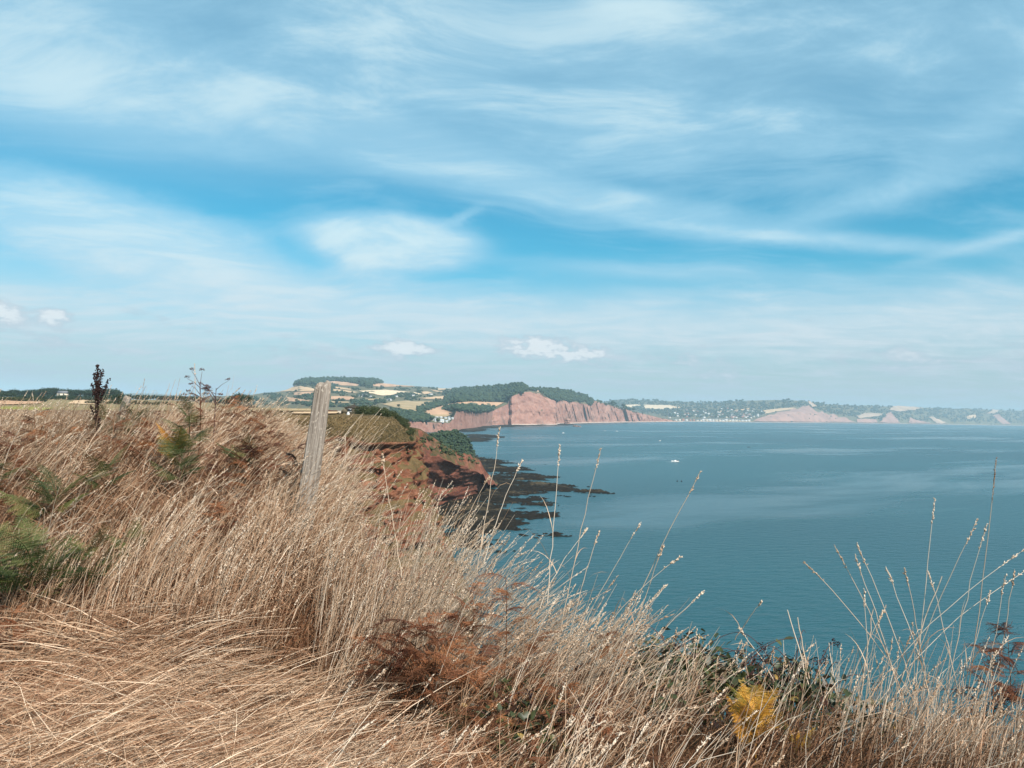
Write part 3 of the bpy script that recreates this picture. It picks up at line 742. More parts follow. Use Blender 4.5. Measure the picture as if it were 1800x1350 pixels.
FIELDS = [
 ([(490, 688.5), (510, 682), (527, 679), (540, 681), (553, 684), (553, 688)], f_straw, 'straw field on the slope left of the post top'),
 ([(516, 690), (553, 689), (553, 695), (517, 695)], f_pink, 'pinkish field just left of the post top'),
 ([(504, 699), (517, 700), (545, 705.5), (538, 708), (505, 706)], f_pink, 'reddish field low on the left of the post'),
 ([(574, 671.5), (591, 670.5), (612, 672.5), (632, 676), (628, 679), (600, 678), (590, 675)], f_pink, 'highest reddish field below the flat wooded top'),
 ([(590, 680), (618, 684), (616, 686), (590, 683)], f_straw, 'thin straw strip right of the post top'),
 ([(586, 684.5), (605, 686), (630, 690), (623, 691), (600, 689.5), (586, 688)], f_straw, 'straw field sloping away right of the post'),
 ([(630, 687.5), (655, 686.5), (677, 685.5), (700, 687.5), (721, 689.5), (697, 693), (690, 695), (672, 696), (648, 692)], f_pale, 'palest and widest stubble field in the middle of the hill'),
 ([(654, 675.5), (682, 673), (710, 674.5), (729, 679.5), (700, 680), (671, 680.5), (656, 679)], f_pink, 'long reddish field under the skyline trees'),
 ([(757, 679.5), (766, 679), (765.5, 681.5), (756, 681.5)], f_straw, 'tiny straw field high on the hill'),
 ([(769.5, 683), (777, 680.5), (807, 680), (807, 682), (790, 685), (770, 686)], f_straw, 'straw field highest beside the dark wood'),
 ([(757, 685), (778, 689), (777, 691.5), (763, 688)], f_straw, 'narrow slanting straw field near the dark wood'),
 ([(727, 689.5), (742, 693.5), (728, 694)], f_pale, 'small pale triangular field'),
 ([(739, 689.5), (752, 688.5), (762, 692), (745.5, 693.5)], f_straw, 'small straw field beside the pale triangle'),
 ([(737, 700.5), (762, 698), (788, 696), (789.5, 699), (782, 702), (754, 702)], f_straw, 'straw field against the foot of the dark wood'),
 ([(671, 711), (693, 707), (719, 704.5), (722, 706.5), (745, 706), (771, 706), (769, 708), (751, 710), (748, 715.5), (737, 722), (735.5, 728), (707, 725.5), (698, 718)], f_brown, 'large brownish meadow with one dark tree'),
 ([(742, 730), (744.5, 724.5), (755.5, 720.5), (770, 716.5), (788, 711), (808, 708), (827, 706.5), (860, 707.5), (886, 708), (872, 715), (840, 715), (810, 715), (791, 715.5), (784, 719), (781, 722), (798, 726.5), (793, 730)], f_pink, 'long curved pink stubble field running up to the red cliff'),
 ([(742, 730.5), (797, 729.5), (785, 733.5), (750, 733.5)], f_brown, 'narrow dry strip above the caravan roofs'),
 ([(582, 697), (600, 697), (619, 698), (624.5, 701), (613, 704), (581.5, 703)], f_pink, 'reddish field behind the right side of the post'),
 ([(480, 683.5), (505, 680.5), (524, 678), (491, 688), (480, 688)], f_straw, 'straw field at the left end of the hill'),
 ([(581, 706), (612, 707), (614, 709), (581, 709)], f_brown, 'thin brown strip low behind the post'),
 ([(640, 702), (668, 701), (664, 704), (640, 704.5)], f_brown, 'thin dry strip among the farm trees'),
 ([(1098, 712.5), (1118, 711.5), (1127, 713), (1112, 717.5), (1104, 716)], f_pale, 'far pale field nearest the pink cliff'),
 ([(1130, 712), (1178, 713), (1196, 717), (1180, 719), (1160, 720.5), (1136, 720.5)], f_pale, 'far pale field widest above the town'),
 ([(1180, 715), (1196, 716), (1200, 717.5), (1188, 719)], f_straw, 'far straw field at the end of the pale ones'),
 ([(1260, 724), (1275, 722), (1276, 723.5), (1262, 725.5)], f_straw, 'far small straw strip above the town'),
 ([(1290, 722), (1318, 718), (1320, 719.5), (1295, 724)], f_straw, 'far slanting straw strip above the town'),
 ([(1342, 722), (1370, 718.5), (1395, 717), (1400, 719), (1372, 723), (1345, 728)], f_straw, 'straw field on top of the far pink cliff'),
 ([(1700, 731), (1715, 729.5), (1717, 735), (1699, 737)], f_straw, 'straw patch in the far cliff woods'),
]
def fields():
    for poly, m, lab in FIELDS: drape('field', poly, cast_hill, m, 1.6 if poly[0][0] < 1000 else 4.0, lab)
    for poly, m, lab in (
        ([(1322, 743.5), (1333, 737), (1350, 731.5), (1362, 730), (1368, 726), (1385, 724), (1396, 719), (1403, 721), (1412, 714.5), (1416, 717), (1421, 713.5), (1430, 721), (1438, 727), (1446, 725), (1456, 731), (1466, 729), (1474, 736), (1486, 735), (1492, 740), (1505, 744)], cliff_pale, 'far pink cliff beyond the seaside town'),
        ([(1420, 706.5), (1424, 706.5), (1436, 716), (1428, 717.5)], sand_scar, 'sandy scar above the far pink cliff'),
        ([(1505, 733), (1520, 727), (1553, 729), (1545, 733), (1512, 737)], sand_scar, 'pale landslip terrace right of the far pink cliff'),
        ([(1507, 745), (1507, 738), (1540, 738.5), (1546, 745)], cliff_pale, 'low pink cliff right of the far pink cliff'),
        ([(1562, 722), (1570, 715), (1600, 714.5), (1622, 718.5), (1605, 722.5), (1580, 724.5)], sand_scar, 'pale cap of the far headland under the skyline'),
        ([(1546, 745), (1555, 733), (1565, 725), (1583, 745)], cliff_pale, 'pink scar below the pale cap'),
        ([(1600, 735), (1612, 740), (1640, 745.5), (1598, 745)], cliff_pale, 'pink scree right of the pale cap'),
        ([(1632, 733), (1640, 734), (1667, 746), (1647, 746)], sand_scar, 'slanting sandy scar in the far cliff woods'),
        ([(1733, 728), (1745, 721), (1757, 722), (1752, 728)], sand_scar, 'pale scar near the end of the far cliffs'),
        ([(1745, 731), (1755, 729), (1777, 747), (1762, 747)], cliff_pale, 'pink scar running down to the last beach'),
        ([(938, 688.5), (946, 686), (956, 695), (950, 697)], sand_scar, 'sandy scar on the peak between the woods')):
        drape('cliff_scar', poly, cast_hill, m, 9.0 if poly[0][0] > 1000 else 2.2, lab, 1.5, 3.2)
    for poly, m, lab in (
        ([(548, 719), (600, 718.5), (642, 719), (642, 724), (600, 724), (548, 723.5)], f_dark, 'ploughed red field behind the headland'),
        ([(515, 725.5), (600, 725), (590, 728.5), (515, 729)], f_straw, 'pale stubble strip on the headland'),
        ([(490, 719), (546, 719), (546, 723.5), (490, 724)], f_brown, 'dull dry strip left of the ploughed field'),
        ([(-260, 717), (-50, 716.5), (60, 717), (95, 719), (60, 727), (-30, 737), (-260, 737)], f_green, 'yellow green crop field at the left edge'),
        ([(-260, 701), (0, 700.5), (80, 703), (70, 710), (20, 712), (-260, 711)], f_pink, 'reddish stubble field at the left edge below the trees'),
        ([(116, 710), (140, 701), (200, 696.5), (214, 699), (196, 706), (180, 712)], f_straw, 'stubble field behind the dark dock plant')):
        drape('field', poly, cast_past, m, 0.25, lab, 6.0, 0.3)
fields()

def icoblob(n):
    """unit lumps of 20 faces, shared recipe for far tree crowns"""
    g = (1 + 5 ** .5) / 2
    v = np.array([(-1, g, 0), (1, g, 0), (-1, -g, 0), (1, -g, 0), (0, -1, g), (0, 1, g), (0, -1, -g), (0, 1, -g), (g, 0, -1), (g, 0, 1), (-g, 0, -1), (-g, 0, 1)], float)
    v /= np.linalg.norm(v[0])
    f = np.array([(0, 11, 5), (0, 5, 1), (0, 1, 7), (0, 7, 10), (0, 10, 11), (1, 5, 9), (5, 11, 4), (11, 10, 2), (10, 7, 6), (7, 1, 8), (3, 9, 4), (3, 4, 2), (3, 2, 6), (3, 6, 8), (3, 8, 9), (4, 9, 5), (2, 4, 11), (6, 2, 10), (8, 6, 7), (9, 8, 1)])
    return v, f
_iv, _if = icoblob(0)
def lumps(name, cen, size, label, mat=wood_leaf, per=3, kind='stuff', cat='woodland'):
    """far woodland: each tree is a few irregular crowns"""
    cen = np.asarray(cen); n = len(cen) * per
    c = np.repeat(cen, per, 0); s = np.repeat(size, per) * rng.uniform(.55, 1.0, n)
    c = c + rng.normal(0, 1, (n, 3)) * np.stack([s * .5, s * .5, s * .22], -1); c[:, 2] += s * .55
    jit = rng.uniform(.72, 1.3, (n, 12, 1))
    th = rng.uniform(0, 6.28, n); ct, st = np.cos(th), np.sin(th)
    v = _iv[None] * jit; x = v[..., 0] * ct[:, None] - v[..., 1] * st[:, None]; y = v[..., 0] * st[:, None] + v[..., 1] * ct[:, None]
    v = np.stack([x, y, v[..., 2] * .85], -1) * (s * .55)[:, None, None] + c[:, None]
    f = (_if[None] + (np.arange(n) * 12)[:, None, None]).reshape(-1, 3)
    tint = np.repeat(np.clip(rng.normal(.5, .22, n), 0, 1), 12)
    o = obj(name, mesh_from(name, v.reshape(-1, 3), f, {'tint': tint}), mat); tag(o, label, cat, kind=kind); return o
def sample(poly, n, cast, avoid=(), thr=None, lift=0):
    x0, y0 = np.min(poly, 0); x1, y1 = np.max(poly, 0); out = []
    X = rng.uniform(x0, x1, n); Y = rng.uniform(y0, y1, n); k = inpoly(X, Y, poly)
    for a in avoid: k &= ~inpoly(X, Y, a)
    if thr is not None: k &= fbm(X * .11, Y * .32, 3, 3) > thr
    for a, b in zip(X[k], Y[k]):
        h = cast(a, b)
        if h is not None: out.append(h)
    return np.array(out).reshape(-1, 3)
FP = [f[0] for f in FIELDS]
def grow(p, f): c = np.mean(p, 0); return [tuple(c + (np.array(q) - c) * f) for q in p]
def woods():
    w0 = [(511, 678), (520, 670), (535, 667), (560, 666.5), (600, 667), (650, 668), (668, 671), (674, 674), (655, 675.5), (650, 680), (640, 679.5), (632, 675.5), (591, 670), (574, 671), (560, 677), (540, 676)]
    p = sample(w0, 2600, cast_hill, FP); lumps('wood', p, np.full(len(p), 15.0), 'flat topped wood crowning the farmland hill')
    w1 = [(782, 705), (786, 692), (800, 686), (820, 683), (860, 681.5), (890, 680), (908, 676.5), (922, 678), (930, 686), (922, 689), (905, 694), (897, 699), (889, 707.5), (840, 706), (805, 708)]
    p = sample(w1, 2300, cast_hill, FP); lumps('wood', p, np.full(len(p), 12.0), 'dark wood covering the landward side of the peak')
    w2 = [(930, 685.5), (945, 685), (960, 684.5), (990, 687), (1010, 692), (1030, 697), (1040, 703), (1042, 709), (1035, 713), (1028, 706), (1018, 708), (1012, 704), (1000, 707), (990, 703), (978, 706), (970, 702), (958, 696), (950, 691)]
    cc = caster([hill2, red2]); p = sample(w2, 3200, cc, [[(938, 688.5), (946, 686), (956, 695), (950, 697)], [(1002, 687), (1012, 690), (1010, 692), (1001, 689)], [(985, 686), (993, 687), (992, 690)], [(1026, 701), (1031, 703), (1027, 706)]]); lumps('wood', p, np.full(len(p), 11.0), 'dark wood draped over the shoulder above the long pink cliff')
    w3 = [(780, 721), (790, 716), (840, 716), (870, 717), (862, 723), (838, 727), (812, 722), (800, 723)]
    w4 = [(735, 728), (738, 722), (752, 711), (772, 708), (790, 707), (800, 708), (788, 711.5), (768, 716), (752, 721), (743, 725), (741, 733), (736, 731)]
    cc1 = caster([hill, red1])
    w6 = [(690, 722), (712, 727), (735, 729), (742, 733), (752, 734), (760, 741), (745, 744), (720, 742), (700, 738), (690, 736)]
    p = np.concatenate([sample(w3, 900, cc1), sample(w4, 900, cast_hill), sample(w6, 700, cast_hill)]); lumps('wood', p, np.full(len(p), 9.0), 'belt of dark trees around the pink curved field')
    allh = [(440, 698), (480, 690), (500, 687), (513, 682), (540, 672), (670, 672), (700, 677), (760, 682), (790, 683), (790, 700), (770, 705), (720, 704), (690, 708), (660, 716), (560, 716), (470, 716), (440, 712)]
    p = sample(allh, 5200, cast_hill, [grow(f, 1.02) for f in FP], 0.12); lumps('hedgerow_trees', p, rng.uniform(4, 8, len(p)), 'hedges and trees between the fields of the farmland hill', cat='hedgerow')
    w5 = [(1040, 703), (1060, 709), (1080, 714.5), (1100, 720), (1130, 727), (1130, 728), (1100, 722), (1080, 717), (1060, 711), (1042, 706)]
    p = sample(w5, 500, caster([hill2, red2]), thr=-.5); lumps('scrub', p, np.full(len(p), 7.0), 'thin line of scrub along the top of the long pink cliff', cat='scrub')
    sc = [FIELDS[k][0] for k in range(21, len(FIELDS))]
    far = [(1045, 708), (1110, 702), (1220, 707), (1300, 705), (1400, 705), (1440, 707), (1460, 712), (1640, 717), (1800, 722), (2000, 729), (2000, 750), (1800, 744), (1600, 740), (1500, 736), (1440, 722), (1415, 713), (1395, 717), (1345, 728), (1320, 735), (1190, 735), (1100, 721), (1060, 709)]
    ex = sc + [[(1562, 722), (1570, 715), (1600, 714.5), (1622, 718.5), (1605, 722.5), (1580, 724.5)], [(1505, 733), (1520, 727), (1553, 729), (1545, 733), (1512, 737)], [(1546, 745), (1555, 733), (1565, 725), (1583, 745)], [(1420, 706.5), (1424, 706.5), (1436, 716), (1428, 717.5)], [(1632, 733), (1640, 734), (1667, 746), (1647, 746)], [(1733, 728), (1745, 721), (1757, 722), (1752, 728)], [(1745, 731), (1755, 729), (1777, 747), (1762, 747)], [(1600, 735), (1612, 740), (1640, 745.5), (1598, 745)]]
    p = sample([(1322, 743), (1350, 728), (1415, 713), (1470, 730), (1505, 737), (1553, 727), (1600, 714), (1640, 732), (1760, 722), (1777, 747), (1505, 745)], 900, cast_hill, thr=.18); lumps('scrub', p, rng.uniform(7, 13, len(p)), 'scrub growing on the far pink cliffs', cat='scrub', per=2)
    p = sample(far, 7500, cast_hill, ex, -0.6); lumps('wood', p, rng.uniform(12, 22, len(p)), 'woods covering the far hills behind the town and cliffs', per=2)
woods()

# ------------------------------------------------------------------ buildings
def house(loc, w, d, h, rz, wall, roof, label, group, cat='house', name='house', windows=True, foot=4):
    t = thing(name, label, cat, tuple(loc), rz, group)
    obj('wall', MB().box(-w/2, w/2, -d/2, d/2, -foot, h).mesh('wall'), wall, t)
    obj('roof', MB().gable(-w/2 - .3, w/2 + .3, -d/2 - .4, d/2 + .4, h, h + d * .38).mesh('roof'), roof, t)
    if windows:
        for k in range(max(2, int(w / 4))):
            x = -w/2 + w * (k + .5) / max(2, int(w / 4))
            obj('window', MB().box(x - .6, x + .6, -d/2 - .06, -d/2 + .1, h * .45, h * .8).mesh('window'), dark_glass_m, t)
    return t
def settlement():
    # seafront terrace of the far town
    for k, pxh in enumerate(np.linspace(1236, 1316, 15)):
        h = P(pxh, float(hor(pxh)), ip(pxh, Gbase) + 35); h[2] = 4
        w = rng.uniform(18, 26); hh = rng.uniform(9, 17)
        house(h, w, 12, hh, R(rng.uniform(-4, 10)), random.choice([white_m, white_m, cream_m]), slate_m, 'white seafront house of the far town behind its beach', 'white houses along the far seafront', windows=True)
    for k, pxh in enumerate(np.linspace(1188, 1232, 8)):
        h = P(pxh, float(hor(pxh)), ip(pxh, Gbase) + 40); h[2] = 4
        house(h, rng.uniform(14, 20), 11, rng.uniform(6, 10), R(rng.uniform(-10, 20)), random.choice([cream_m, white_m, brick_m]), random.choice([slate_m, tile_m]), 'low seafront house between the pink cliff and the white terrace', 'low houses at the near end of the far town', windows=False)
    n = 0
    while n < 74:
        a = rng.triangular(1165, 1320, 1345) if rng.random() < .6 else rng.uniform(1175, 1335); b = rng.triangular(718, 734, 737)
        if a < 1230 and b < 723: continue
        h = cast_hill(a, b)
        if h is None: continue
        h[2] += 4
        house(h, rng.uniform(12, 22), 10, rng.uniform(7, 11), R(rng.uniform(-40, 40)), random.choice([white_m, white_m, cream_m, brick_m]), random.choice([slate_m, slate_m, tile_m]), 'small house among the trees on the hillside of the far town', 'hillside houses of the far town', windows=False); n += 1
    # holiday park in the cove
    for (a, b, w, d) in ((775.5, 742.6, 19, 9), (768, 738.8, 13, 6), (790, 739.5, 13, 6), (757, 736.5, 10, 5), (762, 736.2, 10, 5), (768, 735.6, 10, 5), (775, 735.6, 10, 5), (783, 736.3, 10, 5), (789, 735.8, 9, 5), (795, 737.2, 9, 5), (760, 739, 10, 5), (765, 741.3, 9, 5), (785, 742.2, 9, 5), (795, 742.4, 9, 4), (803, 739.8, 11, 5), (809, 739.2, 8, 5)):
        h = cast_hill(a, b)
        if h is None: continue
        big = w > 15
        t = house(h + np.array([0, 0, .5]), w * .62, d * .7, 3.6 if big else 2.3, R(rng.uniform(-12, 12)), white_m if w > 8.5 else cream_m, pale_roof_m, 'big pale roofed hall in the middle of the holiday park' if big else 'pale holiday caravan in the cove park', None if big else 'caravans of the cove holiday park', 'hall' if big else 'caravan', 'park_hall' if big else 'caravan', foot=1.5)
    # farms on the hill
    for (a, b, lab) in ((634, 697, 'white farmhouse left of the other hill farms'), (641, 696, 'long pale barn beside the white farmhouse'), (650, 698.5, 'low barn right of the long pale barn'), (696, 697.5, 'small white farmhouse under the palest field'), (725, 696, 'white barn at the end of the pale triangle field'), (757, 694, 'lone white cottage below the high straw fields'), (684, 704, 'white shed by the brownish meadow'), (740, 681.5, 'cottage highest under the skyline')):
        h = cast_hill(a, b)
        if h is not None: house(h, rng.uniform(11, 18), 7, rng.uniform(3, 4.2), R(rng.uniform(-25, 25)), white_m, slate_m, lab, 'farm buildings on the hill', 'farm building', 'farmhouse')
    h = cast_past(114, 697)
    h = P(110, 696.0, 840.0)
    t = house(np.array([h[0], h[1] , h[2]]), 9, 7, 3.0, R(8), cream_m, slate_m, 'white house among the trees behind the dock plant', None, 'house', 'country_house')
settlement()

# ------------------------------------------------------------------ trees and bushes from many small leaves
def leafcloud(n, rx, ry, rz_, leaf, seed, shell=0.55):
    r = np.random.default_rng(seed)
    d = r.normal(size=(n, 3)); d /= np.linalg.norm(d, axis=1)[:, None]
    rad = r.uniform(shell, 1.0, n) * (1 + .28 * fbm(d[:, 0] * 2.2 + seed, d[:, 1] * 2.2, d[:, 2] * 2.2, 3))
    c = d * rad[:, None] * np.array([rx, ry, rz_]); c[:, 2] = np.maximum(c[:, 2], -rz_ * .8)
    a = r.normal(size=(n, 3)); a /= np.linalg.norm(a, axis=1)[:, None]; b = np.cross(a, r.normal(size=(n, 3))); b /= np.linalg.norm(b, axis=1)[:, None]
    s = leaf * r.uniform(.6, 1.3, n)[:, None]
    v = np.stack([c - a * s, c + b * s * .55, c + a * s, c - b * s * .55], 1).reshape(-1, 3)
    f = np.arange(n * 4).reshape(-1, 4); tint = np.repeat(np.clip(r.normal(.5, .25, n), 0, 1), 4)
    return v, f, tint
def bush_mesh(name, n, rx, ry, rz_, leaf, seed, lobes=3):
    V = []; F = []; T = []; o = 0; r = np.random.default_rng(seed)
    for k in range(lobes):
        v, f, t = leafcloud(n // lobes, rx * r.uniform(.5, .75), ry * r.uniform(.5, .75), rz_ * r.uniform(.6, .9), leaf, seed * 7 + k)
        v = v + np.array([r.uniform(-.45, .45) * rx, r.uniform(-.4, .4) * ry, r.uniform(-.1, .3) * rz_])
        V.append(v); F.append(f + o); T.append(t); o += len(v)
    return mesh_from(name, np.concatenate(V), np.concatenate(F), {'tint': np.concatenate(T)})
bush_me = [bush_mesh('crown', 900, 1.0, 1.0, .8, .075, 20 + k, 4) for k in range(4)]
tree_me = [bush_mesh('crown', 1100, 1.0, 1.0, .9, .085, 40 + k, 5) for k in range(4)]
def trunk_mesh(k):
    r = np.random.default_rng(k); m = MB(); z = np.linspace(-.6, .9, 6)
    m.tube(np.stack([.05 * np.sin(z * 3 + k), .05 * np.cos(z * 2 + k), z], -1), np.linspace(.09, .03, 6), 6)
    for j in range(4):
        a = r.uniform(0, 6.28); l = r.uniform(.4, .7); z0 = r.uniform(.1, .5)
        m.tube(np.array([(0, 0, z0), (math.cos(a) * l * .5, math.sin(a) * l * .5, z0 + .2), (math.cos(a) * l, math.sin(a) * l, z0 + .45)]), np.array([.04, .025, .01]), 5)
    return m.mesh('trunk', True)
trunk_me = [trunk_mesh(k) for k in range(3)]
def plant_tree(loc, w, h, label, group, mat=wood_leaf, name='tree', cat='tree', trunk=True):
    k = int(rng.integers(0, 4)); t = thing(name, label, cat, tuple(loc), float(rng.uniform(0, 6.28)), group)
    c = obj('crown', (tree_me if trunk else bush_me)[k], mat, t); c.scale = (w / 2, w / 2, h * (.42 if trunk else .62)); c.location = (0, 0, h * (.58 if trunk else .42))
    if trunk:
        b = obj('trunk', trunk_me[k % 3], bark, t); b.scale = (h * .35, h * .35, h * .55); b.location = (0, 0, h * .25)
    return t
def trees():
    # the line of trees on the left skyline
    for k in range(105):
        a = rng.uniform(-130, 212); D = rng.uniform(830, 1000)
        if 96 < a < 124 and D < 900: continue
        top = ip(a, [(-250, 688), (0, 685), (40, 687), (70, 685), (90, 682.5), (110, 684), (150, 686.5), (175, 684), (200, 685), (212, 690)]) + rng.uniform(-1, 3)
        p = P(a, top, D); g = _vert(p[0], p[1])
        if g is None: continue
        h = max(6.0, p[2] - g) * 1.12; plant_tree((p[0], p[1], g), rng.uniform(11, 18), h, 'round crowned tree in the left skyline wood ' + ('at its far left end' if a < 50 else 'left of the white house' if a < 98 else 'around the white house' if a < 128 else 'between the white house and the dock plant' if a < 160 else 'right of the dock plant'), 'trees of the left skyline wood')
    for k in range(60):
        a = rng.uniform(212, 470); D = rng.uniform(700, 900); p = P(a, 0, D); g = _vert(p[0], p[1])
        if g is None: continue
        plant_tree((p[0], p[1], g - 1.0), rng.uniform(9, 15), rng.uniform(4, 7.5), 'low tree on the skyline behind the bank', 'low trees behind the bank')
    for (a, D, w, h, lab) in ((445, 300, 7, 6.2, 'dark round tree showing above the bank left of the post'), (460, 310, 5, 5.5, 'smaller dark tree above the bank nearest the post'), (432, 330, 6, 5.3, 'dark tree above the bank farthest from the post'), (208, 320, 6, 4.6, 'dark tree just left of the far fence post'), (232, 330, 7, 4.8, 'dark tree just right of the far fence post')):
        p = P(a, 0, D); g = _vert(p[0], p[1]); plant_tree((p[0], p[1], g), w, h, lab, None)
    # field hedges on the plateau
    for (x0, x1, y, D, hh, lab) in ((-260, 110, 716, 430, 2.6, 'bush of the hedge behind the yellow green field'), (60, 200, 703, 560, 3.2, 'bush of the hedge between the two left stubble fields'), (-250, 210, 697, 640, 4, 'bush of the hedge under the left skyline wood'), (-250, 214, 697, 860, 5.5, 'bush under the trees of the left skyline wood'), (180, 330, 710, 400, 2.4, 'bush of the hedge behind the far fence post')):
        n = int((x1 - x0) / 8)
        for k in range(n):
            a = x0 + (x1 - x0) * (k + .5) / n; p = P(a, 0, D + rng.uniform(-8, 8)); g = _vert(p[0], p[1])
            if g is not None: plant_tree((p[0], p[1], g), rng.uniform(5, 8.5), hh * rng.uniform(.7, 1.25), lab, lab.replace('bush of the hedge', 'hedge bushes').replace('bush under', 'bushes under'), scrub_leaf if hh < 3 else wood_leaf, 'bush', 'bush', False)
    # bushes on the headland
    pr = []
    for k in range(24):
        a = rng.uniform(652, 712); D = 168 + rng.uniform(-6, 26); p = P(a, 0, D); g = _vert(p[0], p[1])
        if g is None: continue
        plant_tree((p[0], p[1], g - .3), rng.uniform(2.2, 4.2), rng.uniform(1.6, 2.9), 'dark bush in the thicket beside the hut on the headland', 'thicket beside the hut', scrub_leaf, 'bush', 'bush', False)
    for (a, y) in ((700, 736), (706, 740), (712, 744), (716, 750), (720, 757), (724, 764), (712, 752), (708, 748), (703, 742), (697, 737), (718, 762), (722, 772), (716, 743), (721, 750)):
        h = cast_past(a, y)
        if h is not None: plant_tree(tuple(h - np.array([0, 0, .4])), rng.uniform(2.0, 3.2), rng.uniform(1.2, 2.0), 'low dark bush on the seaward shoulder of the headland', 'bushes on the shoulder of the headland', scrub_leaf, 'bush', 'bush', False)
    p = P(698, 716, 2050.0); h = cast_hill(700, 717)
    if h is not None: plant_tree(tuple(h), 11, 10, 'lone dark tree in the brownish meadow', None)
    # scrub over the dark point
    cp = caster([point_o]); pts = sample([(735, 764), (790, 757), (806, 758), (822, 772), (834, 803), (800, 800), (750, 780)], 900, cp)
    lumps('scrub', pts, np.full(len(pts), 2.6), 'dense dark scrub over the point behind the spur', wood_leaf, 3, cat='scrub')
    cs = caster([spur_o]); pts = sample([(735, 757), (770, 777), (800, 792), (846, 815), (846, 822), (800, 806), (760, 792), (735, 790)], 700, cs, thr=-.05)
    lumps('scrub', pts, rng.uniform(.7, 1.6, len(pts)), 'scattered low scrub on the slope of the spur', scrub_leaf, 2, cat='scrub')
trees()

def headland_turf():
    c = sample([(505, 735), (600, 731), (700, 733), (722, 748), (728, 790), (700, 792), (650, 786), (600, 786), (540, 782), (500, 770)], 9000, caster([head_a]))
    n = len(c); L = rng.uniform(.08, .26, n); az = rng.uniform(0, 6.28, n)
    a = np.stack([np.sin(az), np.cos(az), rng.uniform(.3, 1.4, n)], -1); a /= np.linalg.norm(a, axis=1)[:, None]
    s = np.stack([np.cos(az), -np.sin(az), 0 * az], -1) * (L * .35)[:, None]
    v = np.stack([c - s, c + s, c + a * L[:, None] + s * .3, c + a * L[:, None] - s * .3], 1).reshape(-1, 3)
    patch = fbm(c[:, 0] * .16, c[:, 1] * .16, c[:, 2] * .3, 3)
    ti = np.repeat(np.clip(.42 + .45 * patch + rng.normal(0, .2, n), 0, 1), 4)
    turf = tint_mat('headland_turf', [(0, (0.04, 0.035, 0.014)), (.4, (0.10, 0.075, 0.032)), (.7, (0.19, 0.13, 0.062)), (1, (0.31, 0.215, 0.115))], .9, .1, .05)
    tag(obj('turf', mesh_from('turf', v, np.arange(n * 4).reshape(-1, 4), {'tint': ti}), turf), 'rough brown and olive turf on top of the headland', 'turf', kind='stuff')
    rk = sample([(600, 790), (720, 780), (740, 850), (760, 930), (650, 930), (600, 880)], 200, caster([head_a]), thr=.25)
    rm = tint_mat('loose_red_rock', [(0, (0.10, 0.035, 0.022)), (.6, (0.19, 0.072, 0.045)), (1, (0.34, 0.17, 0.115))], .95, 0.0, .05)
    lumps('rock_rubble', rk, rng.uniform(.3, 1.1, len(rk)) ** 1.5, 'loose blocks of red rock on the face of the headland', rm, 2, cat='rubble')
headland_turf()

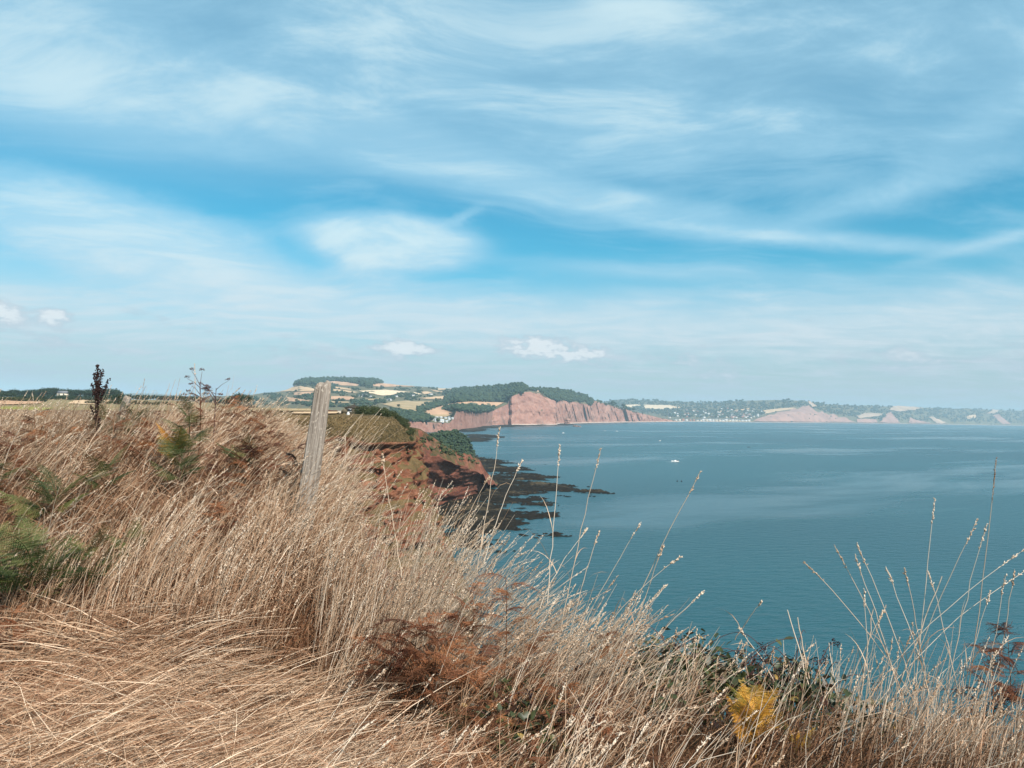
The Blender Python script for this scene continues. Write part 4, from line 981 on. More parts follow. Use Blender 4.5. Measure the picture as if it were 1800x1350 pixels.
# ------------------------------------------------------------------ the hut on the headland
def hut():
    p = P(643, 0, 186.0); g = _vert(p[0], p[1])
    t = thing('lookout_hut', 'brown wooden hut with a low gabled roof behind the headland bushes', 'hut', (p[0], p[1], g - .1), R(4))
    obj('wall', MB().box(-1.9, 1.9, -1.5, 1.5, 0, 1.75).mesh('wall'), hut_m, t)
    for k in range(9): obj('board', MB().box(-1.9, 1.9, -1.545, -1.505, .04 + k * .19, .2 + k * .19).mesh('board'), hut_m, t)
    rf = MB(); v = [(-2.25, -1.7, 1.68), (2.25, -1.7, 1.68), (2.25, 1.7, 1.68), (-2.25, 1.7, 1.68), (0, -1.7, 2.42), (0, 1.7, 2.42)]
    rf.raw(v, [(0, 4, 5, 3), (1, 2, 5, 4)], [(0, 1, 4), (2, 3, 5)]); rf.raw([(a, b, c - .06) for a, b, c in v], [(0, 3, 5, 4), (1, 4, 5, 2)], [])
    r = obj('roof', rf.mesh('roof'), felt_m, t)
    obj('chimney_pipe', MB().tube([(0, .2, 2.3), (0, .2, 2.85)], .09, 8).mesh('chimney_pipe'), felt_m, r)
    obj('door', MB().box(.6, 1.35, -1.56, -1.5, .05, 1.62).mesh('door'), dark_glass_m, t)
    w = obj('window', MB().box(-1.3, -.4, -1.57, -1.5, .8, 1.4).mesh('window'), dark_glass_m, t)
    obj('window_frame', MB().box(-1.38, -.32, -1.59, -1.57, 1.4, 1.47).box(-1.38, -.32, -1.59, -1.57, .73, .8).mesh('window_frame'), white_m, w)
    p = P(627, 0, 185.0); g = _vert(p[0], p[1])
    t = thing('water_tank', 'small rounded brown tank beside the hut', 'tank', (p[0], p[1], g - .05))
    m = MB(); th = np.linspace(0, math.pi, 9); 
    v = [(math.cos(a) * .75, y, .35 + math.sin(a) * .95) for y in (-.7, .7) for a in th] ; f = [(i, i + 1, i + 10, i + 9) for i in range(8)] + [(0, 9, 17, 8)]
    m.raw(v, f, [(0, i + 1, i) for i in range(1, 8)] + [(9, 9 + i, 10 + i) for i in range(1, 8)]); obj('shell', m.mesh('shell'), hut_m, t)
    m = MB(); m.box(-.75, -.6, -.7, .7, 0, .36).box(.6, .75, -.7, .7, 0, .36); obj('base', m.mesh('base'), felt_m, t)
    p = P(618, 0, 186.0); g = _vert(p[0], p[1])
    t = thing('white_crate', 'small white box left of the tank and hut', 'box', (p[0], p[1], g - .05)); obj('body', MB().box(-.45, .45, -.4, .4, 0, .6).mesh('body'), cream_m, t); obj('lid', MB().box(-.5, .5, -.45, .45, .6, .68).mesh('lid'), pale_roof_m, t)
    p = P(633, 0, 160.0); g = _vert(p[0], p[1])
    t = thing('marker_stone', 'small pale marker stone on the headland grass', 'stone', (p[0], p[1], g - .1))
    v = []; 
    for k, (z, r_) in enumerate(((0, .32), (.35, .3), (.62, .2), (.72, .06))): v += [(math.cos(a) * r_ * (1 + .1 * (k % 2)), math.sin(a) * r_ * .7, z) for a in np.arange(7) * 6.283 / 7]
    f = [(k * 7 + i, k * 7 + (i + 1) % 7, k * 7 + 7 + (i + 1) % 7, k * 7 + 7 + i) for k in range(3) for i in range(7)]
    obj('body', MB().raw(v, f, [(21, 21 + i, 22 + i) for i in range(1, 6)]).mesh('body'), white_m, t)
hut()

# ------------------------------------------------------------------ boats and floats on the water
def boat(px, py, length, rz, label, colour=boat_m, cabin=True, group=None, wake=False):
    p = Pz(px, py, 0.0); L, W = length, length * .3
    t = thing('motor_boat' if cabin else 'rowing_boat', label, 'boat', (p[0], p[1], 0.0), rz, group)
    st = np.linspace(-.5, .5, 9); wid = np.array([.72, .85, .95, 1, .98, .88, .66, .36, .03]); m = []
    for s, w in zip(st, wid):
        sh = .11 + .07 * (s + .5) ** 2
        m.append([(s * L, -w * W / 2, sh * L), (s * L, -w * W * .36, 0.01 * L), (s * L, 0, -.04 * L), (s * L, w * W * .36, 0.01 * L), (s * L, w * W / 2, sh * L), (s * L, 0, sh * L - .02 * L)])
    a = np.array(m); i = np.arange(9 * 6).reshape(9, 6); j = np.roll(i, -1, 1)
    f = np.stack([i[:-1], j[:-1], j[1:], i[1:]], -1).reshape(-1, 4)
    obj('hull', MB().raw(a.reshape(-1, 3), f, [(0, 1, 2), (0, 2, 3), (0, 3, 4), (0, 4, 5)]).mesh('hull', False), colour, t)
    if cabin:
        c = obj('cabin', MB().raw([(-.12 * L, -.1 * L, .1 * L), (.2 * L, -.08 * L, .1 * L), (.2 * L, .08 * L, .1 * L), (-.12 * L, .1 * L, .1 * L), (-.1 * L, -.085 * L, .24 * L), (.1 * L, -.07 * L, .24 * L), (.1 * L, .07 * L, .24 * L), (-.1 * L, .085 * L, .24 * L)], [(0, 1, 5, 4), (1, 2, 6, 5), (2, 3, 7, 6), (3, 0, 4, 7), (4, 5, 6, 7)]).mesh('cabin'), boat_m, t)
        obj('windscreen', MB().raw([(.19 * L, -.075 * L, .115 * L), (.19 * L, .075 * L, .115 * L), (.112 * L, .066 * L, .228 * L), (.112 * L, -.066 * L, .228 * L)], [(0, 1, 2, 3)]).mesh('windscreen'), dark_glass_m, c).location = (.006 * L, 0, .004 * L)
        obj('cover', MB().box(-.42 * L, -.14 * L, -.09 * L, .09 * L, .13 * L, .17 * L).mesh('cover'), cloth_m, t)
    else: obj('thwart', MB().box(-.06 * L, .02 * L, -.12 * L, .12 * L, .12 * L, .135 * L).mesh('thwart'), cloth_m, t)
    return t
boat(1187, 812, 7.5, R(182), 'white motor boat in the middle of the bay, the nearest of the boats')
def wake():
    p = Pz(1187, 812.3, 0); n = 40; v = []
    xs = np.linspace(-9.5, 7.0, n)
    for s in (-1, 1):
        v.append(np.stack([p[0] + xs, p[1] + s * (0.7 + .35 * np.sin(xs * 1.3 + s)) * (1 - .3 * np.abs(xs) / 10) - .2, 0.03 + .05 * vnoise(xs * 2, s, 0)], -1))
    tag(grid_obj('foam', np.stack(v), foam_m), 'white foam around the nearest motor boat', 'foam', kind='stuff')
wake()
boat(990, 761.5, 6.0, R(20), 'small white boat off the red stack')
boat(1063, 757.5, 5.5, R(-30), 'white boat below the pink cliff, left of a pair')
boat(1084, 758.3, 5.5, R(10), 'white boat below the pink cliff, right of a pair')
boat(1160, 775.2, 5, R(40), 'faint pale boat in the bay behind the nearest motor boat', white_m)
boat(1316, 786.2, 5, R(15), 'dark rowing boat alone on the right of the bay', dark_m, False)
def buoy(px, py, label):
    p = Pz(px, py, 0.0); t = thing('buoy', label, 'buoy', (p[0], p[1], 0))
    v = []; pr = [(-.2, .28), (.05, .48), (.35, .5), (.6, .34), (.72, .12), (1.2, .05), (1.22, .01)]
    for z, r_ in pr: v += [(math.cos(a) * r_, math.sin(a) * r_, z) for a in np.arange(10) * .6283]
    f = [(k * 10 + i, k * 10 + (i + 1) % 10, k * 10 + 10 + (i + 1) % 10, k * 10 + 10 + i) for k in range(len(pr) - 1) for i in range(10)]
    obj('float', MB().raw(v, f).mesh('float', True), dark_m, t); obj('flag', MB().box(0, .35, -.01, .01, 1.0, 1.22).mesh('flag'), dark_m, t)
buoy(1190.5, 846.5, 'dark float near the tall grass stalk, left of two'); buoy(1198, 846.8, 'dark float near the tall grass stalk, right of two')
# ------------------------------------------------------------------ grass
def path_pts(root, L, az, th0, th1, segs, pw=1.5):
    """N curved stalks: positions (N, segs+1, 3) and unit tangents"""
    t = (np.arange(segs) + .5) / segs
    th = th0[:, None] + (th1 - th0)[:, None] * t[None] ** pw
    d = np.stack([np.sin(th) * np.sin(az)[:, None], np.sin(th) * np.cos(az)[:, None], np.cos(th)], -1)
    st = d * (L / segs)[:, None, None]
    p = np.concatenate([np.zeros((len(L), 1, 3)), np.cumsum(st, 1)], 1) + root[:, None]
    tg = np.concatenate([d[:, :1], (d[:, 1:] + d[:, :-1]) / 2, d[:, -1:]], 1)
    return p, tg / np.linalg.norm(tg, axis=-1, keepdims=True)
def ribbons(p, tg, w, tint, taper=0.85):
    N, S, _ = p.shape
    ref = rng.normal(size=(N, 1, 3)) * np.array([1, .7, .5]); side = np.cross(tg, np.broadcast_to(ref, tg.shape)); side /= np.linalg.norm(side, axis=-1, keepdims=True) + 1e-9
    s = np.linspace(0, 1, S); ww = w[:, None] * (1 - taper * s[None] ** 1.6) * .5
    v = np.stack([p - side * ww[..., None], p + side * ww[..., None]], 2)      # N,S,2,3
    i = np.arange(N * S * 2).reshape(N, S, 2)
    f = np.stack([i[:, :-1, 0], i[:, :-1, 1], i[:, 1:, 1], i[:, 1:, 0]], -1).reshape(-1, 4)
    return v.reshape(-1, 3), f, np.repeat(tint, S * 2)
def tubes3(p, tg, w, tint, taper=.6):
    N, S, _ = p.shape
    ref = np.array([.83, .55, .1]); a = np.cross(tg, ref); a /= np.linalg.norm(a, axis=-1, keepdims=True) + 1e-9; b = np.cross(tg, a)
    ww = w[:, None] * (1 - taper * np.linspace(0, 1, S)[None]) * .5
    v = np.stack([p + (a * math.cos(k) + b * math.sin(k)) * ww[..., None] for k in (0, 2.094, 4.189)], 2)
    i = np.arange(N * S * 3).reshape(N, S, 3); j = np.roll(i, -1, 2)
    f = np.stack([i[:, :-1], j[:, :-1], j[:, 1:], i[:, 1:]], -1).reshape(-1, 4)
    return v.reshape(-1, 3), f, np.repeat(tint, S * 3)
def spikelets(c, ax, ln, wd, tint):
    n = len(c); ref = rng.normal(size=(n, 3)); a = np.cross(ax, ref); a /= np.linalg.norm(a, axis=1)[:, None] + 1e-9; b = np.cross(ax, a)
    m = c + ax * (ln * .4)[:, None]
    v = np.stack([c] + [m + (a * math.cos(k) + b * math.sin(k)) * wd[:, None] for k in (0, 2.094, 4.189)] + [c + ax * ln[:, None]], 1)
    t = np.array([(0, 2, 1), (0, 3, 2), (0, 1, 3), (4, 1, 2), (4, 2, 3), (4, 3, 1)])
    return v.reshape(-1, 3), (t[None] + (np.arange(n) * 5)[:, None, None]).reshape(-1, 3), np.repeat(tint, 5)
def heads(p, tg, frac, per, size, spread, tint):
    """seed heads along the upper part of each stalk"""
    N, S, _ = p.shape
    u = 1 - frac * rng.random((N, per)) ** 1.0
    x = u * (S - 1); i = np.minimum(x.astype(int), S - 2); f = (x - i)[..., None]; k = np.arange(N)[:, None]
    c = p[k, i] * (1 - f) + p[k, i + 1] * f; ax = tg[k, i]
    ax = ax + rng.normal(0, spread, ax.shape); ax /= np.linalg.norm(ax, axis=-1, keepdims=True)
    bulge = np.sin((1 - u) / frac * math.pi * .8 + .35)
    ln = size * rng.uniform(.7, 1.3, (N, per)) * (.55 + .5 * bulge)
    c = c + ax * 0.0008
    return spikelets(c.reshape(-1, 3), ax.reshape(-1, 3), ln.ravel(), (ln * .21).ravel(), np.clip(np.repeat(tint, per) + rng.normal(0, .18, N * per), 0, 1))
def join(parts):
    V = []; F = []; T = []; o = 0
    for v, f, t in parts: V.append(v); F.append(f + o); T.append(t); o += len(v)
    return np.concatenate(V), F, np.concatenate(T)
def stuff_obj(name, parts, mat, label, cat='grass'):
    v, F, t = join(parts)
    f4 = [f for f in F if f.shape[1] == 4]; f3 = [f for f in F if f.shape[1] == 3]
    fs = ([np.concatenate(f4)] if f4 else []) + ([np.concatenate(f3)] if f3 else [])
    o = obj(name, mesh_from(name, v, fs, {'tint': t}, True), mat); return tag(o, label, cat, kind='stuff')
def scatter(n, px0, px1, D0, D1, power=1.0, margin=0.12, avoid=None):
    """ground positions spread over bearings px0..px1 and distances D0..D1, nearer ones denser"""
    u = rng.random(n); D = D0 * (D1 / D0) ** (u ** power); a = rng.uniform(px0, px1, n)
    x = (a - 900) / FPX * D; k = (inland(x, D) > -margin)
    d = segdist(x, D, EDGE, False); k |= (d < margin * 3) & (inland(x, D) < 0)
    x, D = x[k], D[k]; return x, D, (900 + x / D * FPX)
def windaz(x, y, spread):
    # the sea wind leans the grass towards the right
    return R(92) + 0.8 * fbm(x * .7, y * .7, 2, 3) + rng.normal(0, spread, len(x))
def root_of(x, y): return np.stack([x, y, gz(x, y) - .01], -1)
POSTXY = (-1.385, 5.5)
def zone_flat(x, y):        # the trodden, flattened patch in front, left
    a = 900 + x / y * FPX
    edge = np.interp(a, [-300, 0, 150, 300, 420, 520, 640, 800], [4.7, 4.55, 4.55, 4.6, 4.35, 3.8, 3.3, 2.6])
    return sstep(.18, -.18, y - edge + .18 * fbm(x * 1.3, y * 1.3, 3, 3))
def zone_brack(x, y):       # bracken grows instead of clean grass
    a = 900 + x / y * FPX
    return sstep(560, 430, a) * sstep(4.5, 5.0, y) * sstep(9.5, 7.5, y)
def grass():
    # 1 low thatch everywhere
    x, y, a = scatter(46000, -260, 2060, 2.5, 30, 1.15)
    n = len(x); fl = zone_flat(x, y)
    L = rng.uniform(.14, .42, n) * (1 + .4 * fl); az = np.where(rng.random(n) < .65, windaz(x, y, .7), rng.uniform(0, 6.28, n))
    th0 = rng.uniform(.15, 1.0, n) + fl * .45; th1 = th0 + rng.uniform(.2, 1.1, n)
    p, tg = path_pts(root_of(x, y), L, az, th0, np.minimum(th1, 1.75), 3)
    stuff_obj('thatch_grass', [ribbons(p, tg, rng.uniform(.0035, .0075, n) * (1 + y * .05), np.clip(rng.normal(.45, .25, n), 0, 1))], thatch, 'low brown thatch of old grass covering the cliff top')
    x, y, a = scatter(26000, -260, 640, 4.4, 9.5, 1.0); n = len(x)
    az = np.where(rng.random(n) < .5, windaz(x, y, .8), rng.uniform(0, 6.28, n)); th0 = rng.uniform(.1, 1.1, n)
    p, tg = path_pts(root_of(x, y), rng.uniform(.12, .36, n), az, th0, th0 + rng.uniform(.2, 1.2, n), 3)
    stuff_obj('thatch_grass', [ribbons(p, tg, rng.uniform(.004, .009, n), np.clip(rng.normal(.20, .26, n) + .22 * fbm(x, y, 3, 2), 0, 1))], straw, 'short tangled grass between the tufts of the left bank')  # low tint paints shade between the clumps into this layer
    # 2 flattened hay in the trodden patch
    x, y, a = scatter(36000, -240, 960, 2.5, 4.9, 1.0); k = rng.random(len(x)) < zone_flat(x, y); x, y = x[k], y[k]; n = len(x)
    sw = fbm(x * .8, y * .8, 8, 2)
    az = R(74) + sw * 1.3 + rng.normal(0, .62, n); az = np.where(rng.random(n) < .22, az + math.pi, az)
    L = rng.uniform(.3, .8, n); th0 = rng.uniform(.75, 1.35, n); th1 = rng.uniform(1.3, 1.68, n); up_ = rng.random(n) < .12; th0 = np.where(up_, rng.uniform(.2, .8, n), th0); th1 = np.where(up_, rng.uniform(.8, 2.0, n), th1); L = np.where(up_, L * .55, L)
    rt = root_of(x, y); rt[:, 2] += rng.uniform(0, .10, n)
    p, tg = path_pts(rt, L, az, th0, th1, 4, .8)
    p[:, 1:] += np.cumsum(rng.normal(0, .011, (n, 4, 3)), 1)
    p[..., 2] = np.maximum(p[..., 2], gz(p[..., 0], p[..., 1]) + .015 + .10 * rng.random((n, 1)))
    tint = np.clip(rng.normal(.48, .3, n) + .18 * sw, 0, 1)
    pa = [ribbons(p, tg, rng.uniform(.003, .0068, n), tint)]
    k = rng.random(n) < .05
    pa.append(heads(p[k], tg[k], .2, 16, .011, .28, np.clip(tint[k] + .25, 0, 1)))
    stuff_obj('flattened_grass', pa, straw, 'dry grass trodden flat in the foreground at the lower left')
    # 3 standing stalks
    def stand(N, box, Lr, lean, seedfrac, label, mat, keep=None, w=(.0034, .0056), segs=5, tm=.6, per=20, sz=.014, blades=1.0, hfrac=.15):
        x, y, a = scatter(N, *box)
        if keep is not None:
            k = rng.random(len(x)) < keep(x, y, a); x, y, a = x[k], y[k], a[k]
        n = len(x); tuft = fbm(x * 2.2, y * 2.2, 4, 3)
        L = rng.uniform(*Lr, n) * (1 + .22 * tuft); az = windaz(x, y, .38)
        th0 = np.abs(rng.normal(lean[0], .17, n) + .30 * fbm(x * .9, y * .9, 15, 2)); th1 = th0 + np.abs(rng.normal(lean[1], .22, n))
        p, tg = path_pts(root_of(x, y), L, az, th0, th1, segs, 1.8)
        tint = np.clip(rng.normal(tm - .05, .28, n) + .16 * tuft, 0, 1)
        p[:, 1:] += np.cumsum(rng.normal(0, .007, (n, segs, 3)), 1)
        pa = [tubes3(p, tg, rng.uniform(*w, n) * (1 + np.clip(y - 6, 0, 20) * .06), tint)]
        k = rng.random(n) < seedfrac
        hd = heads(p[k], tg[k], hfrac, per, sz, .26, np.clip(tint[k] + .1, 0, 1))
        # leaves along the stalks
        m = int(n * blades); q = rng.integers(0, n, m); s = rng.integers(0, 3, m)
        pb, tb = path_pts(p[q, s], rng.uniform(.14, .38, m), az[q] + rng.normal(0, .8, m), np.clip(th0[q] + rng.uniform(0, .5, m), 0, 1.3), np.clip(th1[q] + rng.uniform(.5, 1.4, m), .3, 2.4), 3)
        pa.append(ribbons(pb, tb, rng.uniform(.0025, .005, m) * (1 + np.clip(y[q] - 6, 0, 20) * .05), np.clip(tint[q] - .12 + rng.normal(0, .15, m), 0, 1)))
        stuff_obj('standing_grass', pa, mat, label)
        if k.any(): stuff_obj('grass_seed_heads', [hd], husk, label.replace('grass', 'grass seed heads', 1))
    fl = lambda x, y: 1 - zone_flat(x, y)
    clump = lambda x, y, f=.9, lo=-.25, hi=.25: sstep(lo, hi, fbm(x * f, y * f, 6, 3))
    stand(5600, (560, 1130, 3.5, 9.2, .85), (.48, .92), (.36, .30), .42, 'pale standing grass leaning in the wind in front of the cliff', straw_pale, lambda x, y, a: fl(x, y) * (.12 + .88 * clump(x, y)) * sstep(3.2, 4.6, y) * (1 - .35 * sstep(820, 640, a) * sstep(4.6, 5.0, y)) * (1 - .8 * sstep(590, 650, a) * sstep(900, 840, a) * sstep(4.35, 4.1, y)), tm=.55)
    stand(8000, (-260, 640, 4.3, 9.5, 1.0), (.32, .66), (.40, .45), .30, 'dry grass on the left bank among the bracken', straw, lambda x, y, a: fl(x, y) * (.16 + .84 * clump(x, y, 1.1, -.2, .3)) * (1 - .4 * zone_brack(x, y)), tm=.6)
    stand(2600, (-260, 640, 4.4, 8.5, 1.0), (.36, .72), (.42, .5), .4, 'pale taller grass scattered through the left bank', straw_pale, lambda x, y, a: fl(x, y) * clump(x, y, 1.7, -.1, .3), tm=.5)
    stand(1400, (680, 1040, 4.45, 5.35, 1.0), (.62, 1.0), (.40, .26), .5, 'tallest pale grass in front of the reef and the cliff foot', straw_pale, lambda x, y, a: .25 + .75 * clump(x, y, 1.6), tm=.55)
    stand(520, (1400, 2080, 3.3, 4.2, 1.0), (.35, .85), (.25, .40), .35, 'taller grass at the right edge above the sea', straw_pale, lambda x, y, a: (.1 + .9 * clump(x, y, 2.0, 0, .4)) * sstep(1420, 1650, a), tm=.5)
    stand(10000, (-260, 545, 7.6, 28, 1.0), (.30, .60), (.36, .55), .45, 'warm tan grass along the top of the left bank', straw, lambda x, y, a: .35 + .65 * clump(x, y, .5), w=(.004, .006), tm=.62, per=8, sz=.021, segs=4)
    stand(2200, (1060, 2080, 3.0, 5.0, 1.0), (.30, .66), (.34, .40), .25, 'thin dry grass along the cliff edge above the sea', straw_pale, lambda x, y, a: (.12 + .88 * clump(x, y, 1.5)), tm=.5, blades=2.0)
    stand(2000, (380, 1250, 2.5, 4.4, 1.0), (.26, .62), (.62, .55), .45, 'pale drooping seed grass at the bottom of the picture', straw_pale, lambda x, y, a: (.10 + .90 * clump(x, y, 1.3)) * sstep(420, 640, a) * (1 - .75 * sstep(600, 660, a) * sstep(920, 850, a)), tm=.5, per=24, sz=.015)
    stand(1100, (1000, 2080, 2.5, 4.0, 1.0), (.18, .40), (.5, .5), .15, 'short grass in the lower right corner', straw, lambda x, y, a: (.1 + .9 * clump(x, y, 1.5)), tm=.5, blades=2.5)
grass()
def post_tuft():
    a = np.concatenate([rng.uniform(440, 620, 420), rng.uniform(380, 700, 200)]); y = rng.uniform(4.75, 5.42, len(a)); x = (a - 900) / FPX * y; n = len(a)
    L = rng.uniform(.28, .58, n); th0 = np.abs(rng.normal(.30, .2, n)); th1 = th0 + np.abs(rng.normal(.3, .25, n))
    p, tg = path_pts(root_of(x, y), L, windaz(x, y, .6), th0, th1, 5, 1.8); ti = np.clip(rng.normal(.55, .22, n), 0, 1)
    k = rng.random(n) < .45
    m = rng.integers(0, n, n); pb, tb = path_pts(p[m, 1], rng.uniform(.15, .35, n), rng.uniform(0, 6.28, n), rng.uniform(.2, .7, n), rng.uniform(.9, 2.1, n), 3)
    stuff_obj('standing_grass', [tubes3(p, tg, rng.uniform(.0034, .0056, n), ti), ribbons(pb, tb, rng.uniform(.003, .006, n), ti * .8)], straw, 'tufts of grass hiding the foot of the leaning post')
    stuff_obj('grass_seed_heads', [heads(p[k], tg[k], .15, 20, .014, .26, ti[k])], husk, 'seed heads of the tufts at the foot of the leaning post')
post_tuft()

# ------------------------------------------------------------------ tall single stalks
cast_g = caster([ground])
def gpt(px, py):
    h = cast_g(px, py)
    return h if h is not None else P(px, py, 4.3)
def bez(a, c, b, n): t = np.linspace(0, 1, n)[:, None]; return a * (1 - t) ** 2 + 2 * c * t * (1 - t) + b * t ** 2
def stalk(root, tip, label, bend=0.0, w=.0062, head=.13, hs=.019, kind='oat', D=None, mat=None, hmat=None, per=26):
    r0 = gpt(*root)
    if D is not None: r0 = P(root[0], root[1], D)
    Dr = r0[1]
    tp = P(tip[0], tip[1], Dr + rng.uniform(-.12, .12))
    mid = (r0 + tp) / 2; mid = mid + np.array([bend, 0, abs(bend) * .55])
    p = bez(r0, mid, tp, 12)[None]; p[0, 1:-1] += rng.normal(0, .0025, (10, 3))
    tg = np.gradient(p[0], axis=0)[None]; tg /= np.linalg.norm(tg, axis=-1, keepdims=True)
    t = thing('grass_stalk', label, 'grass stalk', tuple(r0)); off = -r0
    tn = np.array([float(rng.uniform(.4, .95))])
    v, f, ti = tubes3(p + off, tg, np.array([w]), tn, .5)
    obj('stem', mesh_from('stem', v, f, {'tint': ti}, True), mat or straw_pale, t)
    if head:
        v, f, ti = heads(p + off, tg, head, per, hs, .30, tn)
        obj('seed_head', mesh_from('seed_head', v, f, {'tint': ti}), hmat or husk, t)
    for k in range(2):
        s = int(rng.integers(1, 6)); m = 1
        pb, tb = path_pts((p + off)[0, s][None], np.array([rng.uniform(.15, .3)]), np.array([rng.uniform(0, 6.28)]), np.array([.4]), np.array([rng.uniform(1.2, 2.2)]), 5)
        v, f, ti = ribbons(pb, tb, np.array([.005]), tn * .8); obj('leaf', mesh_from('leaf', v, f, {'tint': ti}), straw, t)
for root, tip, lab, bend in (
    ((1600, 1292), (1644, 876), 'tall straight stalk standing alone high against the sea on the right', 0),
    ((1560, 1285), (1718, 913), 'stalk with a narrow head beside the brown plantain spike', -.03),
    ((1655, 1290), (1735, 922), 'stalk with a loose open head right of the narrow one', -.05),
    ((1490, 1290), (1806, 962), 'long stalk arching right to the edge of the picture, upper of two', -.16),
    ((1505, 1292), (1822, 990), 'long stalk arching right to the edge of the picture, lower of two', -.15),
    ((1640, 1296), (1413, 988), 'stalk leaning farthest left over the sea', .10),
    ((1605, 1284), (1467, 960), 'left leaning stalk second from the leftmost', .06),
    ((1625, 1290), (1506, 956), 'left leaning stalk with the highest head of its fan', .05),
    ((1592, 1260), (1503, 976), 'left leaning stalk with a broken head', .02),
    ((1652, 1290), (1557, 998), 'left leaning stalk in the middle of the fan', .04),
    ((1640, 1270), (1590, 1001), 'left leaning stalk near the tall straight one', .02),
    ((1700, 1292), (1632, 1006), 'left leaning stalk right of the tall straight one', .02),
    ((1532, 1290), (1519, 1036), 'upright stalk with a fat head below the fan', 0),
    ((1460, 1285), (1557, 1066), 'short stalk leaning right below the fan', -.02),
    ((1740, 1290), (1783, 1004), 'stalk with pale beads near the right edge', 0),
    ((1720, 1290), (1768, 1012), 'stalk with three pale beads left of the edge one', 0),
    ((1690, 1240), (1740, 1040), 'fine stalk in front of the dark bracken at the right edge', -.02),
    ((1292, 1125), (1337, 1058), 'thin stalk with a tiny head above the bramble', 0),
    ((1048, 1215), (1231, 829), 'longest pale stalk crossing the sea in the middle', -.03),
    ((1005, 1150), (1126, 919), 'stalk with a thick head left of the longest one', -.03),
    ((1000, 1190), (1196, 979), 'curved stalk with a drooping head beside the longest one', -.08),
    ((1040, 1212), (1172, 1028), 'stalk with side heads under the longest one', -.04),
    ((1090, 1220), (1236, 1040), 'nodding stalk lowest over the water', -.06),
    ((1092, 1190), (1166, 960), 'slim stalk between the thick head and the longest one', -.02),
    ((986, 1110), (1056, 789), 'stalk reaching high over the reef, right of two', -.02),
    ((962, 1060), (984, 784), 'stalk reaching high over the reef, left of two', 0),
    ((838, 1010), (879, 754), 'lone stalk standing up past the spur', 0),
    ((1000, 1130), (1053, 934), 'stalk with a short head before the dark reef water', -.02),
    ((944, 1080), (1031, 930), 'bent stalk in front of the reef', -.04),
    ((850, 990), (918, 810), 'stalk leaning right in front of the dark reef', -.03),
    ((800, 960), (860, 838), 'stalk with a fat head before the cliff foot', -.02),
    ((706, 1015), (672, 800), 'straw stalk standing straight before the headland turf', 0),
    ((610, 900), (606, 765), 'twisted stalk just right of the leaning post', .01),
    ((1385, 1240), (1300, 1105), 'thin stalk bending left over the bramble', .02)):
    stalk(root, tip, lab, bend)
for root, tip, lab in (((1448, 1295), (1384, 1072), 'thick broken straw leaning left at the cliff edge'), ((1442, 1296), (1402, 1085), 'thick broken straw with a bent tip at the cliff edge'), ((1478, 1290), (1457, 1130), 'short thick broken straw'), ((1545, 1295), (1656, 1013), 'thick headless straw leaning right through the fan'), ((1500, 1292), (1536, 1068), 'thick headless straw left of the leaning one')):
    stalk(root, tip, lab, 0, .0105, 0)
stalk((1690, 1300), (1751, 806), 'tall brown plantain spike, the highest stalk on the right', .02, .006, .16, .013, mat=straw, hmat=thatch, per=60)
stalk((343, 790), (342, 640), 'tall reddish stalk against the sky on the left bank', .01, .006, .30, .02, mat=straw, hmat=straw)
stalk((398, 760), (412, 656), 'shorter reddish stalk against the sky right of the tall one', -.01, .006, .32, .02, mat=straw, hmat=straw)

# ------------------------------------------------------------------ bracken
def frond_mesh(seed, dead):
    r = np.random.default_rng(seed); V = []; F = []; o = 0
    n = 14 if not dead else 12; S = np.linspace(.16, .99, n)
    curl = r.uniform(1.2, 2.4) if dead else r.uniform(.5, .9)
    def rach(s): a = .35 - curl * s * .8; return np.array([0.05 * math.sin(s * 4 + seed), s * (1 - .12 * s * curl * .5), .42 * s - .34 * curl * s * s * .9])
    pts = np.array([rach(s) for s in np.linspace(0, 1, 9)]); v, f = tube(pts, np.linspace(.009, .002, 9), 4); V.append(v); F.append(f); o += len(v)
    for s in S:
        for sd_ in (-1, 1):
            l = (.46 * (1 - s) ** .85 + .03) * r.uniform(.85, 1.1) * (1 if not dead else r.uniform(.6, 1.0)); c = rach(s)
            an = R(r.uniform(58, 70)); drop = r.uniform(-.1, .2) if not dead else r.uniform(-.5, 1.3)
            m = max(5, int(l / .026)); q = np.linspace(.04, 1, m)
            dirv = np.array([sd_ * math.sin(an), math.cos(an), -.12])
            tw = r.uniform(-.5, .5) if not dead else r.uniform(-2.2, 2.2)
            base = c + dirv * l * q[:, None] + np.stack([0 * q, .10 * l * q ** 2, -drop * l * q ** 2], -1)
            if dead: base = base + .05 * l * np.stack([np.sin(q * 6 + s * 9) * q, np.cos(q * 5 + s * 7) * q, np.sin(q * 7 + s * 5) * q], -1)
            wv = (.17 * l + .012) * (1 - q) ** .7 + .005
            fwd = np.array([-sd_ * math.cos(an), math.sin(an), 0.0]); upv = np.array([0, 0, 1.0])
            for e_ in (-1, 1):
                ph = tw * q + (e_ * .35 if not dead else e_ * r.uniform(.2, 1.2)); dv = fwd * e_ * np.cos(ph)[:, None] - upv * np.abs(np.sin(ph))[:, None] + dirv * .35
                h = .5 * l / m * .74
                a0 = base - dirv * h; a1 = base + dirv * h; tip = base + dv * wv[:, None]
                q4 = np.stack([a0, a1, tip + dirv * h * .35, tip - dirv * h * .35], 1).reshape(-1, 3)
                V.append(q4); F.append(np.arange(len(q4)).reshape(-1, 4) + o); o += len(q4)
    return mesh_from('frond', np.concatenate(V), np.concatenate(F))
fr_live = [frond_mesh(k, False) for k in range(4)]; fr_dead = [frond_mesh(10 + k, True) for k in range(5)]
